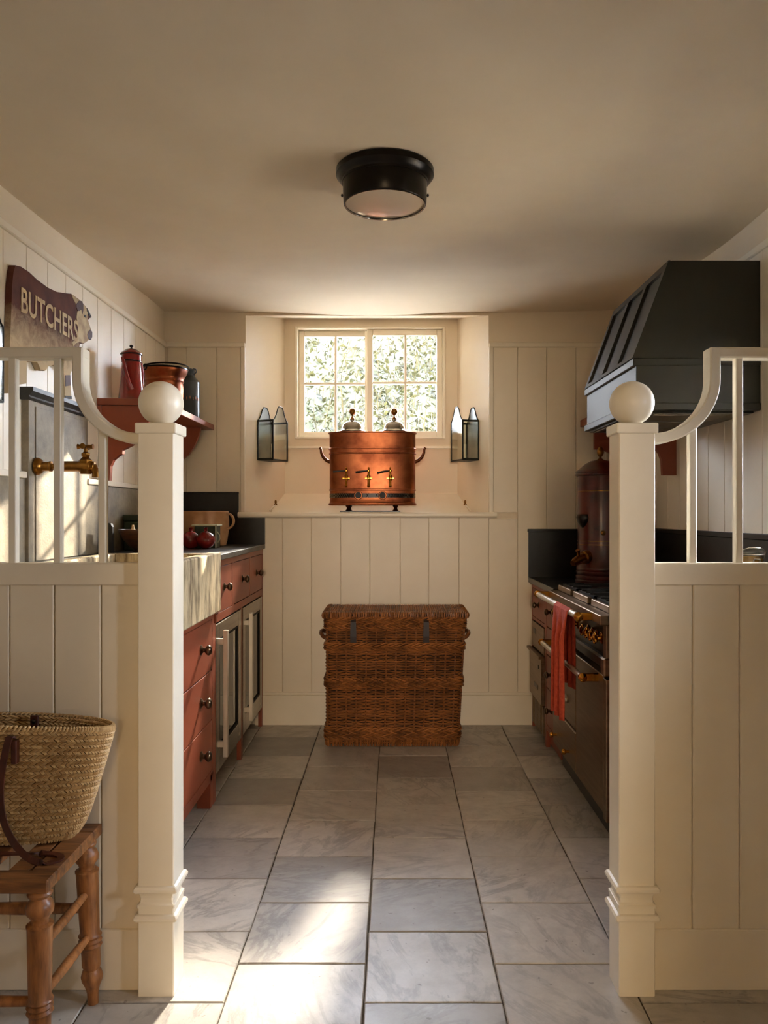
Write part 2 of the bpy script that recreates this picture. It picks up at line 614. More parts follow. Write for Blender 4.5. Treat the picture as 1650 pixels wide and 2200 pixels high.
# front room around the camera: wider, with a window on the right and an unseen one added behind
bm = B(-2.50, XL - 0.010, 2.2, 2.5, 0, 2.75)
struct('wall_front_left', bm, 'paint')
bm = B(XR + 0.31, 2.50, 2.1, 2.2, 0, 2.75)
box(bm, XR + 0.010, XR + 0.31, 2.1, 2.2, 0, 2.75)
struct('wall_front_right', bm, 'paint')
struct('wall_side_left', B(-2.62, -2.50, -6.7, 2.5, 0, 2.75), 'paint')
bm = B(2.50, 2.62, -6.7, 0.45, 0, 2.75)
box(bm, 2.50, 2.62, 0.75, 2.5, 0, 2.75)
box(bm, 2.50, 2.62, 0.45, 0.75, 0, 1.30)
box(bm, 2.50, 2.62, 0.45, 0.75, 1.95, 2.75)
struct('wall_side_right', bm, 'paint')
bm = bmesh.new()
for y in (0.45, 0.725):
    box(bm, 2.55, 2.58, y, y + .025, 1.30, 1.95)
for z in (1.30, 1.925):
    box(bm, 2.55, 2.58, 0.475, 0.725, z, z + .025)
w5 = struct('window_4', bm, 'paint_gloss')  # small out-of-view window, added for the ball highlights and partition fronts
obj('pane', B(2.562, 2.565, .475, .725, 1.325, 1.925), 'glass', w5)
# unseen cross wall, added so its opening narrows the warm fill beam
bm = B(-2.5, -0.335, -0.70, -0.55, 0, 2.75)
box(bm, 0.335, 2.5, -0.70, -0.55, 0, 2.75)
box(bm, -0.335, 0.335, -0.70, -0.55, 2.04, 2.75)
struct('wall_beam_mask', bm, 'paint')
bm = bmesh.new()
for a, b in ((-0.395, -0.335), (0.335, 0.395)):
    box(bm, a, b, -0.55, -0.535, 0, 2.04, bev=.003)
box(bm, -0.395, 0.395, -0.55, -0.535, 2.04, 2.10, bev=.003)
struct('trim_11', bm, 'paint_gloss')  # casing round the added opening
bm = bmesh.new()
box(bm, -2.62, -0.45, -6.72, -6.6, 0, 2.75)
box(bm, 0.45, 2.62, -6.72, -6.6, 0, 2.75)
box(bm, -0.45, 0.45, -6.72, -6.6, 0, 1.275)
box(bm, -0.45, 0.45, -6.72, -6.6, 1.925, 2.75)
struct('wall_rear', bm, 'paint')
bm = bmesh.new()
for x in (-0.45, -0.015, 0.42):
    box(bm, x, x + 0.03, -6.68, -6.64, 1.275, 1.925)
for z in (1.275, 1.895):
    box(bm, -0.42, 0.42, -6.68, -6.64, z, z + 0.03)
w2 = struct('window_fill_rear', bm, 'paint_gloss')  # unseen rear window, added as fill
for x0 in (-0.42, 0.015):
    obj('pane', B(x0, x0 + 0.405, -6.662, -6.659, 1.305, 1.895), 'glass', w2)

# back wall with the splayed window recess
RX0, RX1, WX0, WX1, YW = -0.920, 0.584, -0.738, 0.427, 5.34
CX0, CX1, CZ0, CZ1 = -0.670, 0.3455, 1.809, 2.566       # window casing opening
bm = bmesh.new()
prism(bm, [(-1.72, YB + .010), (RX0, YB + .010), (WX0, YW), (WX0, 5.5), (-1.72, 5.5)], 'Z', 0, 2.75)
prism(bm, [(1.72, YB + .010), (RX1, YB + .010), (WX1, YW), (WX1, 5.5), (1.72, 5.5)], 'Z', 0, 2.75)
box(bm, RX0, RX1, YB + .010, 5.5, 0, 1.285)
box(bm, WX0, CX0, YW, 5.5, 1.285, 2.75)
box(bm, CX1, WX1, YW, 5.5, 1.285, 2.75)
box(bm, CX0, CX1, YW, 5.5, 1.285, CZ0)
box(bm, CX0, CX1, YW, 5.5, CZ1, 2.75)
prism(bm, [(YB + .010, 2.53), (5.5, 2.655), (5.5, 2.85), (YB + .010, 2.85)], 'X', RX0, RX1)
wb = struct('wall_back', bm, 'plaster')

# tongue-and-groove boards
ZT = 2.335


def board_x(parent, x, y0, y1, z0, z1, side):
    a, b = (x - 0.012, x) if side > 0 else (x, x + 0.012)
    obj('board', B(a, b, y0 + .0008, y1 - .0008, z0, z1, bev=0.0032), 'paint', parent)


def board_y(parent, y, x0, x1, z0, z1, mat='paint'):
    obj('board', B(x0 + .0008, x1 - .0008, y, y + 0.012, z0, z1, bev=0.0032), mat, parent)


gl = [2.2, 2.33, 2.505, 2.68, 2.86] + [3.043, 3.227, 3.405, 3.591, 3.770, 3.954, 4.137, 4.316, 4.500, 4.690, 4.879]
for a, b in zip(gl[:-1], gl[1:]):
    board_x(wl, XL, a, b, 0.0, ZT, 1)
gr = [2.2 + 0.1787 * i for i in range(16)]
for a, b in zip(gr[:-1], gr[1:]):
    if a < 2.9:
        board_x(wr, XR, a, b, 0.0, 1.25, -1)
        board_x(wr, XR, a, b, 1.95, ZT, -1)
    else:
        board_x(wr, XR, a, b, 0.0, ZT, -1)
for a, b in zip([-1.402, -1.2855, -1.0967], [-1.2855, -1.0967, -0.948]):
    board_y(wb, YB, a, b, 1.10, ZT)
xs = [-0.860, -0.690, -0.512, -0.3316, -0.151, 0.036, 0.213, 0.400, 0.584]
for a, b in zip(xs[:-1], xs[1:]):
    board_y(wb, YB, a, b, 0.18, 1.285)
obj('board', B(0.5848, 0.7612, YB, YB + .012, 0.18, 1.275, bev=.0032), 'paint', wb)
obj('board', B(0.612, 0.7612, YB, YB + .012, 1.31, ZT, bev=.0032), 'paint', wb)
for a, b in zip([0.762, 0.943, 1.1245, 1.306], [0.943, 1.1245, 1.306, 1.43]):
    board_y(wb, YB, a, b, 0.18, ZT)
# capping rail over the boards, casings beside the recess
struct('trim_1', B(XL - .012, XL + 0.012, 2.2, YB, ZT - .004, ZT + 0.026, bev=.004), 'paint_gloss')
struct('trim_2', B(XR - 0.012, XR + .012, 2.2, YB, ZT - .004, ZT + 0.026, bev=.004), 'paint_gloss')
struct('trim_3', B(XL, -0.922, YB - 0.012, YB + .012, ZT - .004, ZT + 0.026, bev=.004), 'paint_gloss')
struct('trim_4', B(0.586, XR, YB - 0.012, YB + .012, ZT - .004, ZT + 0.026, bev=.004), 'paint_gloss')
struct('trim_5', B(-0.948, -0.921, YB - 0.009, YB + .012, 1.30, ZT, bev=.003), 'paint_gloss')
struct('trim_6', B(0.585, 0.612, YB - 0.009, YB + .012, 1.30, ZT, bev=.003), 'paint_gloss')
bm = B(-0.860, 0.90, YB - 0.016, YB + .012, 0.0, 0.185, bev=.003)
box(bm, -0.860, 0.90, YB - 0.010, YB + .012, 0.185, 0.203, bev=.004)
struct('baseboard_back', bm, 'paint_gloss')
# sill
bm = bmesh.new()
prism(bm, [(-0.958, 4.852), (0.629, 4.852), (0.629, YB), (RX1 - .002, YB), (WX1, YW), (WX0, YW), (RX0 + .002, YB), (-0.958, YB)], 'Z', 1.279, 1.314)
tube(bm, [(-0.958, 4.852, 1.2965), (0.629, 4.852, 1.2965)], 0.0175, 12)
prism(bm, [(5.16, 1.3135), (YW + .001, 1.3135), (YW + .001, 1.440)], 'X', -0.800, 0.490)
struct('trim_7', bm, 'paint_gloss')
struct('trim_8', B(WX0, WX1, YW - 0.022, YW + .01, 1.742, 1.760, bev=.003), 'paint_gloss')

# window: casing with two sliding sashes of four panes
bm = bmesh.new()
for (x0, x1, z0, z1) in ((CX0, CX0 + .018, CZ0, CZ1), (CX1 - .018, CX1, CZ0, CZ1), (CX0 + .018, CX1 - .018, CZ1 - .014, CZ1), (CX0 + .018, CX1 - .018, CZ0, CZ0 + .014)):
    box(bm, x0, x1, YW - 0.014, YW + 0.11, z0, z1, bev=.003)
win = struct('window_1', bm, 'paint_gloss')


def sash(x0, x1, z0, z1, y, mx):
    t = 0.040
    bm = bmesh.new()
    box(bm, x0, x0 + t, y, y + .035, z0, z1, bev=.004)
    box(bm, x1 - t, x1, y, y + .035, z0, z1, bev=.004)
    box(bm, x0 + t, x1 - t, y, y + .035, z1 - t, z1, bev=.004)
    box(bm, x0 + t, x1 - t, y, y + .035, z0, z0 + t, bev=.004)
    so = obj('sash', bm, 'paint_gloss', win)
    zm = (z0 + z1) / 2 + 0.004
    obj('glazing_bar', B(mx - .008, mx + .008, y + .003, y + .032, z0 + t, z1 - t, bev=.003), 'paint_gloss', so)
    obj('glazing_bar', B(x0 + t, x1 - t, y + .004, y + .031, zm - .008, zm + .008, bev=.003), 'paint_gloss', so)
    for (a, b) in ((x0 + t, mx - .008), (mx + .008, x1 - t)):
        for (c, d) in ((z0 + t, zm - .008), (zm + .008, z1 - t)):
            obj('pane', B(a - .003, b + .003, y + .016, y + .019, c - .003, d + .003), 'glass', so)


sash(CX0 + .018, -0.160, CZ0 + .014, CZ1 - .014, YW + 0.055, -0.400)
sash(-0.185, CX1 - .018, CZ0 + .014, CZ1 - .014, YW + 0.016, 0.0755)

# bank outside the window
bm = bmesh.new()
nx, ny = 60, 40


def bank(x, y):
    t = (y - 7.0) / 4.4
    side = 1.0 - smooth01((x - 1.7) / 1.3) - smooth01((-2.4 - x) / 1.3)
    return 0.2 + 1.40 * side + 3.2 * smooth01(t) * side + 0.10 * math.sin(x * 1.9 + y) + 0.08 * math.sin(x * 4.1 - y * 3)


G = [[bm.verts.new((-7 + 14 * i / nx, 6.6 + 6.4 * j / ny, bank(-7 + 14 * i / nx, 6.6 + 6.4 * j / ny) if j else 0.0)) for i in range(nx + 1)] for j in range(ny + 1)]
for j in range(ny):
    for i in range(nx):
        bm.faces.new((G[j][i], G[j][i + 1], G[j + 1][i + 1], G[j + 1][i]))
o = struct('ground_bank', bm, 'soil', smooth=True)
struct('ground_outside', B(-30, 30, -30, 30, -0.4, -0.12), 'paving')  # out-of-view ground, added to stop the sky lighting ceilings from below
struct('ground_bounce', B(-3.2, 2.4, 5.52, 7.2, 0.3, 1.62), 'bounce_gravel')  # unseen raised slab, added to bounce daylight up to the ceiling
rng = np.random.default_rng(3)
V, Fc = [], []
for k in range(22000):
    x = rng.uniform(-3.2, 2.6)
    y = rng.uniform(7.1, 11.6)
    z = bank(x, y) + rng.uniform(0.0, 0.22)
    s = rng.uniform(0.018, 0.05)
    a = rng.uniform(0, 2 * PI)
    tl = rng.uniform(-0.9, 0.9)
    d = Vector((math.cos(a), math.sin(a), tl)).normalized()
    p = d.orthogonal().normalized()
    p = (Matrix.Rotation(rng.uniform(0, 6.28), 3, d) @ p)
    q = d.cross(p)
    c = Vector((x, y, z))
    i = len(V)
    V += [c - d * s, c + p * s * .5 + q * s * .12, c + d * s * 1.1, c - p * s * .5 + q * s * .12]
    Fc += [(i, i + 1, i + 2), (i, i + 2, i + 3)]
o = pyobj('bank_foliage', V, Fc, 'leaf', smooth=False)
tag(o, 'sunlit pale green undergrowth covering the bank outside the window', 'foliage')
o['kind'] = 'stuff'
V, Fc = [], []
for k in range(5000):
    x = rng.uniform(-3.2, 2.6)
    y = rng.uniform(7.1, 11.6)
    z = bank(x, y)
    h = rng.uniform(0.15, 0.5)
    a = rng.uniform(0, 2 * PI)
    w = rng.uniform(0.004, 0.010)
    lean = rng.uniform(0.1, 0.9) * h
    dx, dy = math.cos(a), math.sin(a)
    i = len(V)
    for t in (0, 0.4, 0.75, 1.0):
        cx, cy, cz = x + dx * lean * t * t, y + dy * lean * t * t, z + h * (t - 0.25 * t * t)
        ww = w * (1 - t * 0.9)
        V += [(cx - dy * ww, cy + dx * ww, cz), (cx + dy * ww, cy - dx * ww, cz)]
    for s in range(3):
        Fc.append((i + 2 * s, i + 2 * s + 1, i + 2 * s + 3, i + 2 * s + 2))
o = pyobj('bank_grass', V, Fc, 'grass', smooth=False)
tag(o, 'long straw-coloured grass blades arching over the bank outside', 'grass')
o['kind'] = 'stuff'

# ------------------------------------------------------------------ stall partitions


def partition(s, px0, px1, wallx, gaps, bal, neck_x, label):
    t = thing('stall_partition', label, 'partition', ((px0 + wallx) / 2, 2.18, 0), 'painted stall partitions')
    lo, hi = min(px0, px1), max(px0, px1)
    cx, cy, hw = (lo + hi) / 2, 2.182, 0.049
    pr = [(0, 1), (0.204, 1), (0.2041, 1.16), (0.2085, 1.22), (0.214, 1.22), (0.220, 1.14), (0.222, 1.0), (0.238, 1.0), (0.2381, 1.05), (0.2465, 1.05),
          (0.248, 1.0), (0.252, 0.92), (0.262, 0.90), (0.270, 0.93), (0.280, 1.0), (0.2805, 1.16), (0.285, 1.22), (0.291, 1.22), (0.297, 1.14), (0.299, 1.0), (1.52, 1)]

    def sq(h, z):
        c = 0.003
        return [(cx - h + c, cy - h, z), (cx + h - c, cy - h, z), (cx + h, cy - h + c, z), (cx + h, cy + h - c, z), (cx + h - c, cy + h, z), (cx - h + c, cy + h, z), (cx - h, cy + h - c, z), (cx - h, cy - h + c, z)]
    post = obj('post', rings(bmesh.new(), [sq(hw * k, z) for z, k in pr]), 'paint_gloss', t)
    obj('post_cap', B(cx - hw - .007, cx + hw + .007, cy - hw - .007, cy + hw + .007, 1.518, 1.547, bev=.004, seg=2), 'paint_gloss', post)
    obj('ball_finial', sphere(bmesh.new(), (cx, cy, 1.606), 0.0605, 40), 'paint_gloss', post, smooth=True)
    edge = px0 if s < 0 else px1
    a, b = (wallx, lo) if s < 0 else (hi, wallx)
    obj('base_rail', B(a, b, 2.160, 2.204, 0, 0.166, bev=.002), 'paint', t)
    obj('middle_rail', B(a, b, 2.156, 2.208, 1.1065, 1.167, bev=.003), 'paint', t)
    g = sorted([a] + gaps + [b])
    for u, v in zip(g[:-1], g[1:]):
        obj('board', B(u + .0009, v - .0009, 2.166, 2.198, 0.162, 1.110, bev=.0035), 'paint', t)
    # top rail and swan neck
    x_end = neck_x - s * 0.0 + (0.015 if s < 0 else -0.015)
    ra, rb = (wallx, x_end) if s < 0 else (x_end, wallx)
    obj('top_rail', B(ra, rb, 2.158, 2.212, 1.728, 1.757, bev=.004), 'paint_gloss', t)
    path = [(neck_x, 1.745), (neck_x, 1.71), (neck_x, 1.67)]
    rx = abs(edge - neck_x) if s < 0 else abs(neck_x - edge)
    e2 = (lo if s < 0 else hi)
    for i in range(1, 21):
        th = PI / 2 * i / 20
        path.append((e2 + (neck_x - e2) * math.cos(th), 1.67 - 0.163 * math.sin(th)))
    path.append((e2 + (0.01 if s < 0 else -0.01), 1.507))
    obj('swan_neck_rail', ribbon(bmesh.new(), path, 0.0148, 2.1575, 2.2125), 'paint_gloss', t)
    for bx in bal:
        k = (bx - e2) / (neck_x - e2)
        zt = 1.732 if abs(bx) > abs(neck_x) else 1.67 - 0.163 * math.sqrt(max(0, 1 - k * k)) - 0.004
        obj('baluster', B(bx - .010, bx + .010, 2.170, 2.194, 1.160, zt, bev=.002), 'paint_gloss', t)
    return t


partition(-1, -0.692, -0.594, XL + .001, [-0.803, -0.931, -1.0537, -1.18, -1.30], [-0.802, -0.925, -1.0485, -1.172, -1.295], -0.865,
          'cream painted stall partition with ball-topped post behind the straw basket')
partition(1, 0.606, 0.704, XR - .001, [0.817, 0.946, 1.073, 1.20, 1.325], [0.820, 0.947, 1.073, 1.20, 1.325], 0.877,
          'cream painted stall partition with ball-topped post in front of the range cooker')

# ------------------------------------------------------------------ ceiling lamp
lx, ly = -0.032, 2.72
zt = zc(lx, ly)
t = thing('ceiling_light', 'round dark bronze flush ceiling light with pale glass underside', 'ceiling light', (lx, ly, zt))
obj('canopy', lathe(bmesh.new(), [(0.160, 0.004), (0.168, -.004), (0.168, -.022), (0.160, -.030), (0.157, -.036), (0.149, -.042), (0.148, -.048), (0.1, -.05)], (lx, ly, zt), 64), 'bronze_black', t, True)
obj('drum', lathe(bmesh.new(), [(0.132, -.040), (0.145, -.042), (0.1445, -.07), (0.1425, -.118), (0.140, -.122), (0.136, -.121), (0.135, -.10)], (lx, ly, zt), 64, caps=False), 'bronze_black', t, True)
ring = lathe(bmesh.new(), [(0.1370, -.1215), (0.1372, -.1235), (0.1345, -.1235), (0.1340, -.120)], (lx, ly, zt), 64, caps=False)
obj('trim_ring', ring, 'pewter', t, True)
obj('diffuser', lathe(bmesh.new(), [(0.137, -.112), (0.136, -.1165), (0.1, -.119), (0.0, -.1195)], (lx, ly, zt), 64), 'opal_glass', t, True)
for a in (0, PI):
    obj('thumb_screw', lathe(bmesh.new(), [(0.003, 0), (0.003, .003), (0.0055, .004), (0.0055, .008), (0.001, .010)], (lx + 0.1415 * math.cos(a), ly, zt - .088), 10, 'X' if a == 0 else '-X'), 'bronze_black', t, True)


# made-up pendant behind the camera, added as warm fill for the kitchen
t = thing('fill_pendant', 'unseen brass pendant added in the front room as warm fill', 'pendant lamp', (0.0, -3.6, zc(0.0, -3.6)))
pz = 1.80
obj('ceiling_rose', lathe(bmesh.new(), [(.05, .004), (.05, -.008), (.03, -.022), (.008, -.03)], (0.0, -3.6, zc(0.0, -3.6)), 24), 'brass', t, True)
obj('rod', tube(bmesh.new(), [(0.0, -3.6, zc(0.0, -3.6) - .02), (0.0, -3.6, pz + .27)], .006, 10), 'brass', t, True)
obj('gallery', lathe(bmesh.new(), [(.09, .235), (.10, .245), (.05, .268), (.008, .275)], (0.0, -3.6, pz), 24), 'brass', t, True)
ll = bpy.data.lights.new('fill_bulb', 'POINT')  # added fill light, out of view
ll.energy = 70
ll.color = (1.0, 0.74, 0.44)
ll.shadow_soft_size = 0.28
lo = bpy.data.objects.new('fill_bulb', ll)
C.objects.link(lo)
lo.location = (0.0, -3.6, pz)

# ------------------------------------------------------------------ lanterns on walls
def lantern(label, loc, rotz, h=0.245):
    """local frame: back plate on the plane x=0, projects to +x, width along y"""
    t = thing('wall_lantern', label, 'wall lantern', loc, 'mirrored wall lanterns', rotz)
    w, d = 0.090, 0.118
    gp = [(-w, 0), (w, 0), (w, h), (w * .82, h + .012), (w * .58, h + .040), (w * .38, h + .078), (w * .20, h + .094), (-w * .20, h + .094), (-w * .38, h + .078), (-w * .58, h + .040), (-w * .82, h + .012), (-w, h)]
    obj('back_plate', prism(bmesh.new(), gp, 'X', 0.001, 0.005), 'lantern_mirror', t, local=True)
    bm = prism(bmesh.new(), [(y * .985, 0.002 + z * .992) for y, z in gp], 'X', d - .003, d - .001)
    obj('front_glass', bm, 'lantern_glass', t, local=True)
    bm = bmesh.new()
    loop = gp + [gp[0]]
    for xo in (0.004, d - .002):
        for (a, b) in zip(loop[:-1], loop[1:]):
            tube(bm, [(xo, a[0], a[1]), (xo, b[0], b[1])], 0.0035, 6)
    for sgn in (-1, 1):
        box(bm, 0.002, d, sgn * w - .004, sgn * w + .004, h - .006, h + .006)
        box(bm, d - .008, d, sgn * w - .004, sgn * w + .004, 0, h)
        box(bm, 0.001, .009, sgn * w - .004, sgn * w + .004, 0, h)
        box(bm, 0.002, d, sgn * w - .004, sgn * w + .004, -.004, .008)
    obj('frame', bm, 'lantern_metal', t, local=True)
    obj('base_plate', B(0.002, d, -w, w, -.006, .002), 'lantern_metal', t, local=True)
    for sgn in (-1, 1):
        obj('side_glass', B(0.009, d - .008, sgn * w - .001, sgn * w + .001, .008, h - .006), 'lantern_glass', t, local=True)
    obj('candle', lathe(bmesh.new(), [(0.014, 0.0), (0.014, .006), (0.010, .008), (0.010, .10), (0.007, .104), (.001, .106)], (d * .5, 0, 0.002), 16), 'candle', t, True, local=True)
    return t


tn = Vector((WX0 - RX0, YW - YB)).normalized()
s_mid = 0.225
pl = Vector((RX0, YB + .01)) + tn * s_mid
aL = math.atan2(-tn.x, tn.y)
lantern('glass wall lantern on the window reveal nearer the shelf of pots', (pl.x, pl.y, 1.648), aL)
tr_ = Vector((WX1 - RX1, YW - YB)).normalized()
pr_ = Vector((RX1, YB + .01)) + tr_ * s_mid
lantern('glass wall lantern on the window reveal nearer the black hood', (pr_.x, pr_.y, 1.648), math.atan2(-tr_.x, tr_.y) + PI)
lantern('dark framed wall lantern on the boarded wall beside the butchers sign', (XL, 2.535, 1.675), 0)

# brass catches in the recess
for sx, lab in ((-1, 'small brass catch at the sill end nearer the stone sink'), (1, 'small brass catch at the sill end nearer the range cooker')):
    x0 = WX0 if sx < 0 else WX1
    x = x0 - sx * .030 * (1 if sx < 0 else 1) if False else (x0 + (-0.056 if sx < 0 else 0.056))
    t = thing('brass_catch', lab, 'catch', (x, 5.17, 1.36), 'brass catches on the sill')
    obj('knob', lathe(bmesh.new(), [(0.010, 0.0), (0.010, .006), (.006, .012), (.008, .022), (.005, .032), (.001, .034)], (x - sx * .02, 5.165, 1.36), 12), 'brass', t, True)
    obj('stay', tube(bmesh.new(), [(x - sx * .02, 5.165, 1.362), (x - sx * .008, 5.10, 1.345), (x + sx * .002, 5.06, 1.325)], 0.004, 8), 'paint_gloss', t, True)

# ------------------------------------------------------------------ copper urn on the sill
ux, uy, uz = -0.137, 5.005, 1.314
t = thing('copper_urn', 'oval copper urn with two domed lids and three brass taps on the window sill', 'urn', (ux, uy, uz))


def stad(a, b, z, n=64, cx=ux, cy=uy):
    """stadium-like superellipse outline"""
    out = []
    for i in range(n):
        th = 2 * PI * i / n
        c, s_ = math.cos(th), math.sin(th)
        e = 2 / 3.0
        out.append((cx + a * math.copysign(abs(c) ** e, c), cy + b * math.copysign(abs(s_) ** e, s_), z))
    return out


zb = uz + 0.042
A_, B_ = 0.270, 0.120
pf = [(0.0, .004), (.004, .007), (.012, .007), (.016, .001), (.020, -.001), (.048, -.002)]
rs = [stad(A_ + k, B_ + k, zb + z) for z, k in pf]
body = obj('lower_body', rings(bmesh.new(), rs), 'copper', t, True)
obj('pierced_band', rings(bmesh.new(), [stad(A_ - .003, B_ - .003, zb + .046), stad(A_ - .003, B_ - .003, zb + .076)]), 'bronze_black', t, True)
pf = [(.074, -.002), (.090, -.001), (.094, .004), (.098, .004), (.102, 0), (.30, 0), (.318, 0), (.321, .005), (.327, .005), (.330, .001), (.348, .002), (.351, .007), (.357, .007), (.360, .002), (.448, .001), (.452, .009), (.456, .009), (.457, 0)]
obj('body', rings(bmesh.new(), [stad(A_ + k, B_ + k, zb + z) for z, k in pf]), 'copper', t, True)
bm = bmesh.new()
for i in range(44):
    th = PI + PI * (i + .5) / 44
    c, s_ = math.cos(th), math.sin(th)
    e = 2 / 3.0
    p = Vector((ux + (A_ - .001) * math.copysign(abs(c) ** e, c), uy + (B_ - .001) * math.copysign(abs(s_) ** e, s_), zb + .061))
    if abs(p.x - (ux - .085)) < .03 or abs(p.x - (ux + .065)) < .03:
        continue
    th2 = th + .01
    c, s_ = math.cos(th2), math.sin(th2)
    q = Vector((ux + (A_ - .001) * math.copysign(abs(c) ** e, c), uy + (B_ - .001) * math.copysign(abs(s_) ** e, s_), zb + .061))
    dv = (q - p).normalized() * .008
    for sg in (-1, 1):
        tube(bm, [p - dv * sg - Vector((0, 0, .013)), p + dv * sg + Vector((0, 0, .013))], .0017, 5)
obj('lattice', bm, 'pewter', t, True)['kind'] = 'stuff'
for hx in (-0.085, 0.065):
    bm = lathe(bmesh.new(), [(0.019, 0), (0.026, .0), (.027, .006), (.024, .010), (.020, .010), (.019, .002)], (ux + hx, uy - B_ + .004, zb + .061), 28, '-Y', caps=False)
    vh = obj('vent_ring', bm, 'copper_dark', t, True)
    obj('vent_dark_disc', lathe(bmesh.new(), [(0.0205, 0), (0.0205, .0075)], (ux + hx, uy - B_ + .004, zb + .061), 24, '-Y'), 'cast_iron', vh)  # solid black disc stands for the dark inside the vent
for hx in (-0.128, 0.137):
    lp = [(0.084, .002), (0.086, .012), (.080, .018), (.068, .026), (.066, .036), (.061, .054), (.047, .069), (.028, .078), (.018, .081), (.017, .086), (.012, .094), (.006, .105), (.005, .112)]
    ld = obj('lid', lathe(bmesh.new(), lp, (ux + hx, uy, zb + .455), 40), 'pewter', t, True)
    bm = lathe(bmesh.new(), [(.016, .084), (.017, .090), (.013, .098), (.007, .106), (.005, .113), (.009, .119), (.018, .127), (.0215, .138), (.0195, .150), (.011, .158), (.001, .161)], (ux + hx, uy, zb + .455), 24)
    obj('finial', bm, 'brass', ld, True)
for sg in (-1, 1):
    x = ux + sg * A_
    pts = [(x - sg * .004, uy, zb + .275), (x + sg * .018, uy, zb + .283), (x + sg * .042, uy, zb + .305), (x + sg * .054, uy, zb + .332), (x + sg * .056, uy, zb + .354), (x + sg * .064, uy, zb + .366)]
    obj('handle', tube(bmesh.new(), pts, [.013, .0115, .010, .009, .008, .009], 12), 'copper_dark', t, True)
for i, hx in enumerate((-0.157, -0.020, 0.113)):
    y = uy - B_
    z = zb + .165
    bm = lathe(bmesh.new(), [(.014, -.004), (.014, .004), (.007, .007), (.007, .036), (.010, .038), (.010, .050), (.006, .052)], (ux + hx, y, z), 14, '-Y')
    lathe(bm, [(.006, -.020), (.009, -.012), (.011, 0), (.011, .012), (.007, .018), (.005, .034), (.009, .038), (.009, .046), (.004, .050), (.006, .060), (.001, .066)], (ux + hx, y - .040, z + .004), 14)
    tube(bm, [(ux + hx, y - .040, z - .010), (ux + hx, y - .052, z - .030), (ux + hx, y - .060, z - .052)], [.008, .007, .009], 10)
    box(bm, ux + hx - .024, ux + hx + .024, y - .044, y - .036, z - .004, z + .004, bev=.002)
    tp = obj('tap', bm, 'brass_bright', t, True)
    tube_ = tube(bmesh.new(), [(ux + hx - .004, y - .040, z + .046), (ux + hx - .035, y - .042, z + .044), (ux + hx - .080, y - .046, z + .040 - .004 * i)], [.0035, .0045, .006], 10)
    obj('lever', tube_, 'enamel_black', tp, True)
for hx in (-0.150, 0.145):
    bm = lathe(bmesh.new(), [(.024, .0), (.024, .006), (.014, .014), (.010, .026), (.016, .036), (.020, .046)], (ux + hx, uy - .06, uz), 16)
    obj('foot', bm, 'copper_dark', t, True)
    obj('foot', lathe(bmesh.new(), [(.024, .0), (.024, .006), (.014, .014), (.010, .026), (.016, .036), (.020, .046)], (ux + hx, uy + .06, uz), 16), 'copper_dark', t, True)
obj('base_plate', B(ux - .20, ux + .175, uy - .10, uy + .10, uz, uz + .007, bev=.002), 'enamel_black', t)

# ------------------------------------------------------------------ left run of units
FX = -0.811        # face of the left units


def knob(parent, x, y, z, sgn, mat='dark_bronze', k=1.0):
    pr = [(.020, 0), (.020, .004), (.013, .007), (.009, .011), (.009, .017), (.015, .021), (.0205, .028), (.0205, .034), (.015, .041), (.006, .044), (.001, .0445)]
    return obj('knob', lathe(bmesh.new(), [(r_ * k, z_ * k) for r_, z_ in pr], (x, y, z), 20, 'X' if sgn > 0 else '-X'), mat, parent, True)


# unit of small drawers over two wine coolers
t = thing('drawer_cabinet', 'terracotta painted cabinet with three small drawers above the wine coolers', 'cabinet', (-1.1, 4.24, 0))
bm = bmesh.new()
box(bm, XL + .002, FX - .022, 3.60, 4.885, 0.835, 1.087)
box(bm, FX - .022, FX, 3.592, 4.885, 1.058, 1.087)
box(bm, FX - .022, FX, 3.592, 4.885, 0.805, 0.842)
for a, b in ((3.592, 3.600), (3.963, 4.010), (4.446, 4.472), (4.856, 4.885)):
    box(bm, FX - .022, FX, a, b, 0.842, 1.058)
obj('carcass', bm, 'terracotta', t)
for a, b in ((3.592, 3.963), (4.010, 4.446), (4.472, 4.856)):
    dr = obj('drawer', B(FX - .020, FX - .001, a + .003, b - .003, 0.845, 1.055, bev=.0015), 'terracotta', t)
    knob(dr, FX - .002, (a + b) / 2, 0.955, 1, k=.95)
bm = bmesh.new()
for a, b in ((3.553, 3.592), (4.185, 4.232), (4.845, 4.885)):
    box(bm, FX - .022, FX, a, b, 0.0, 0.806)
box(bm, XL + .01, FX - .09, 3.60, 4.88, 0, 0.11)
obj('frame_stile', bm, 'terracotta', t)


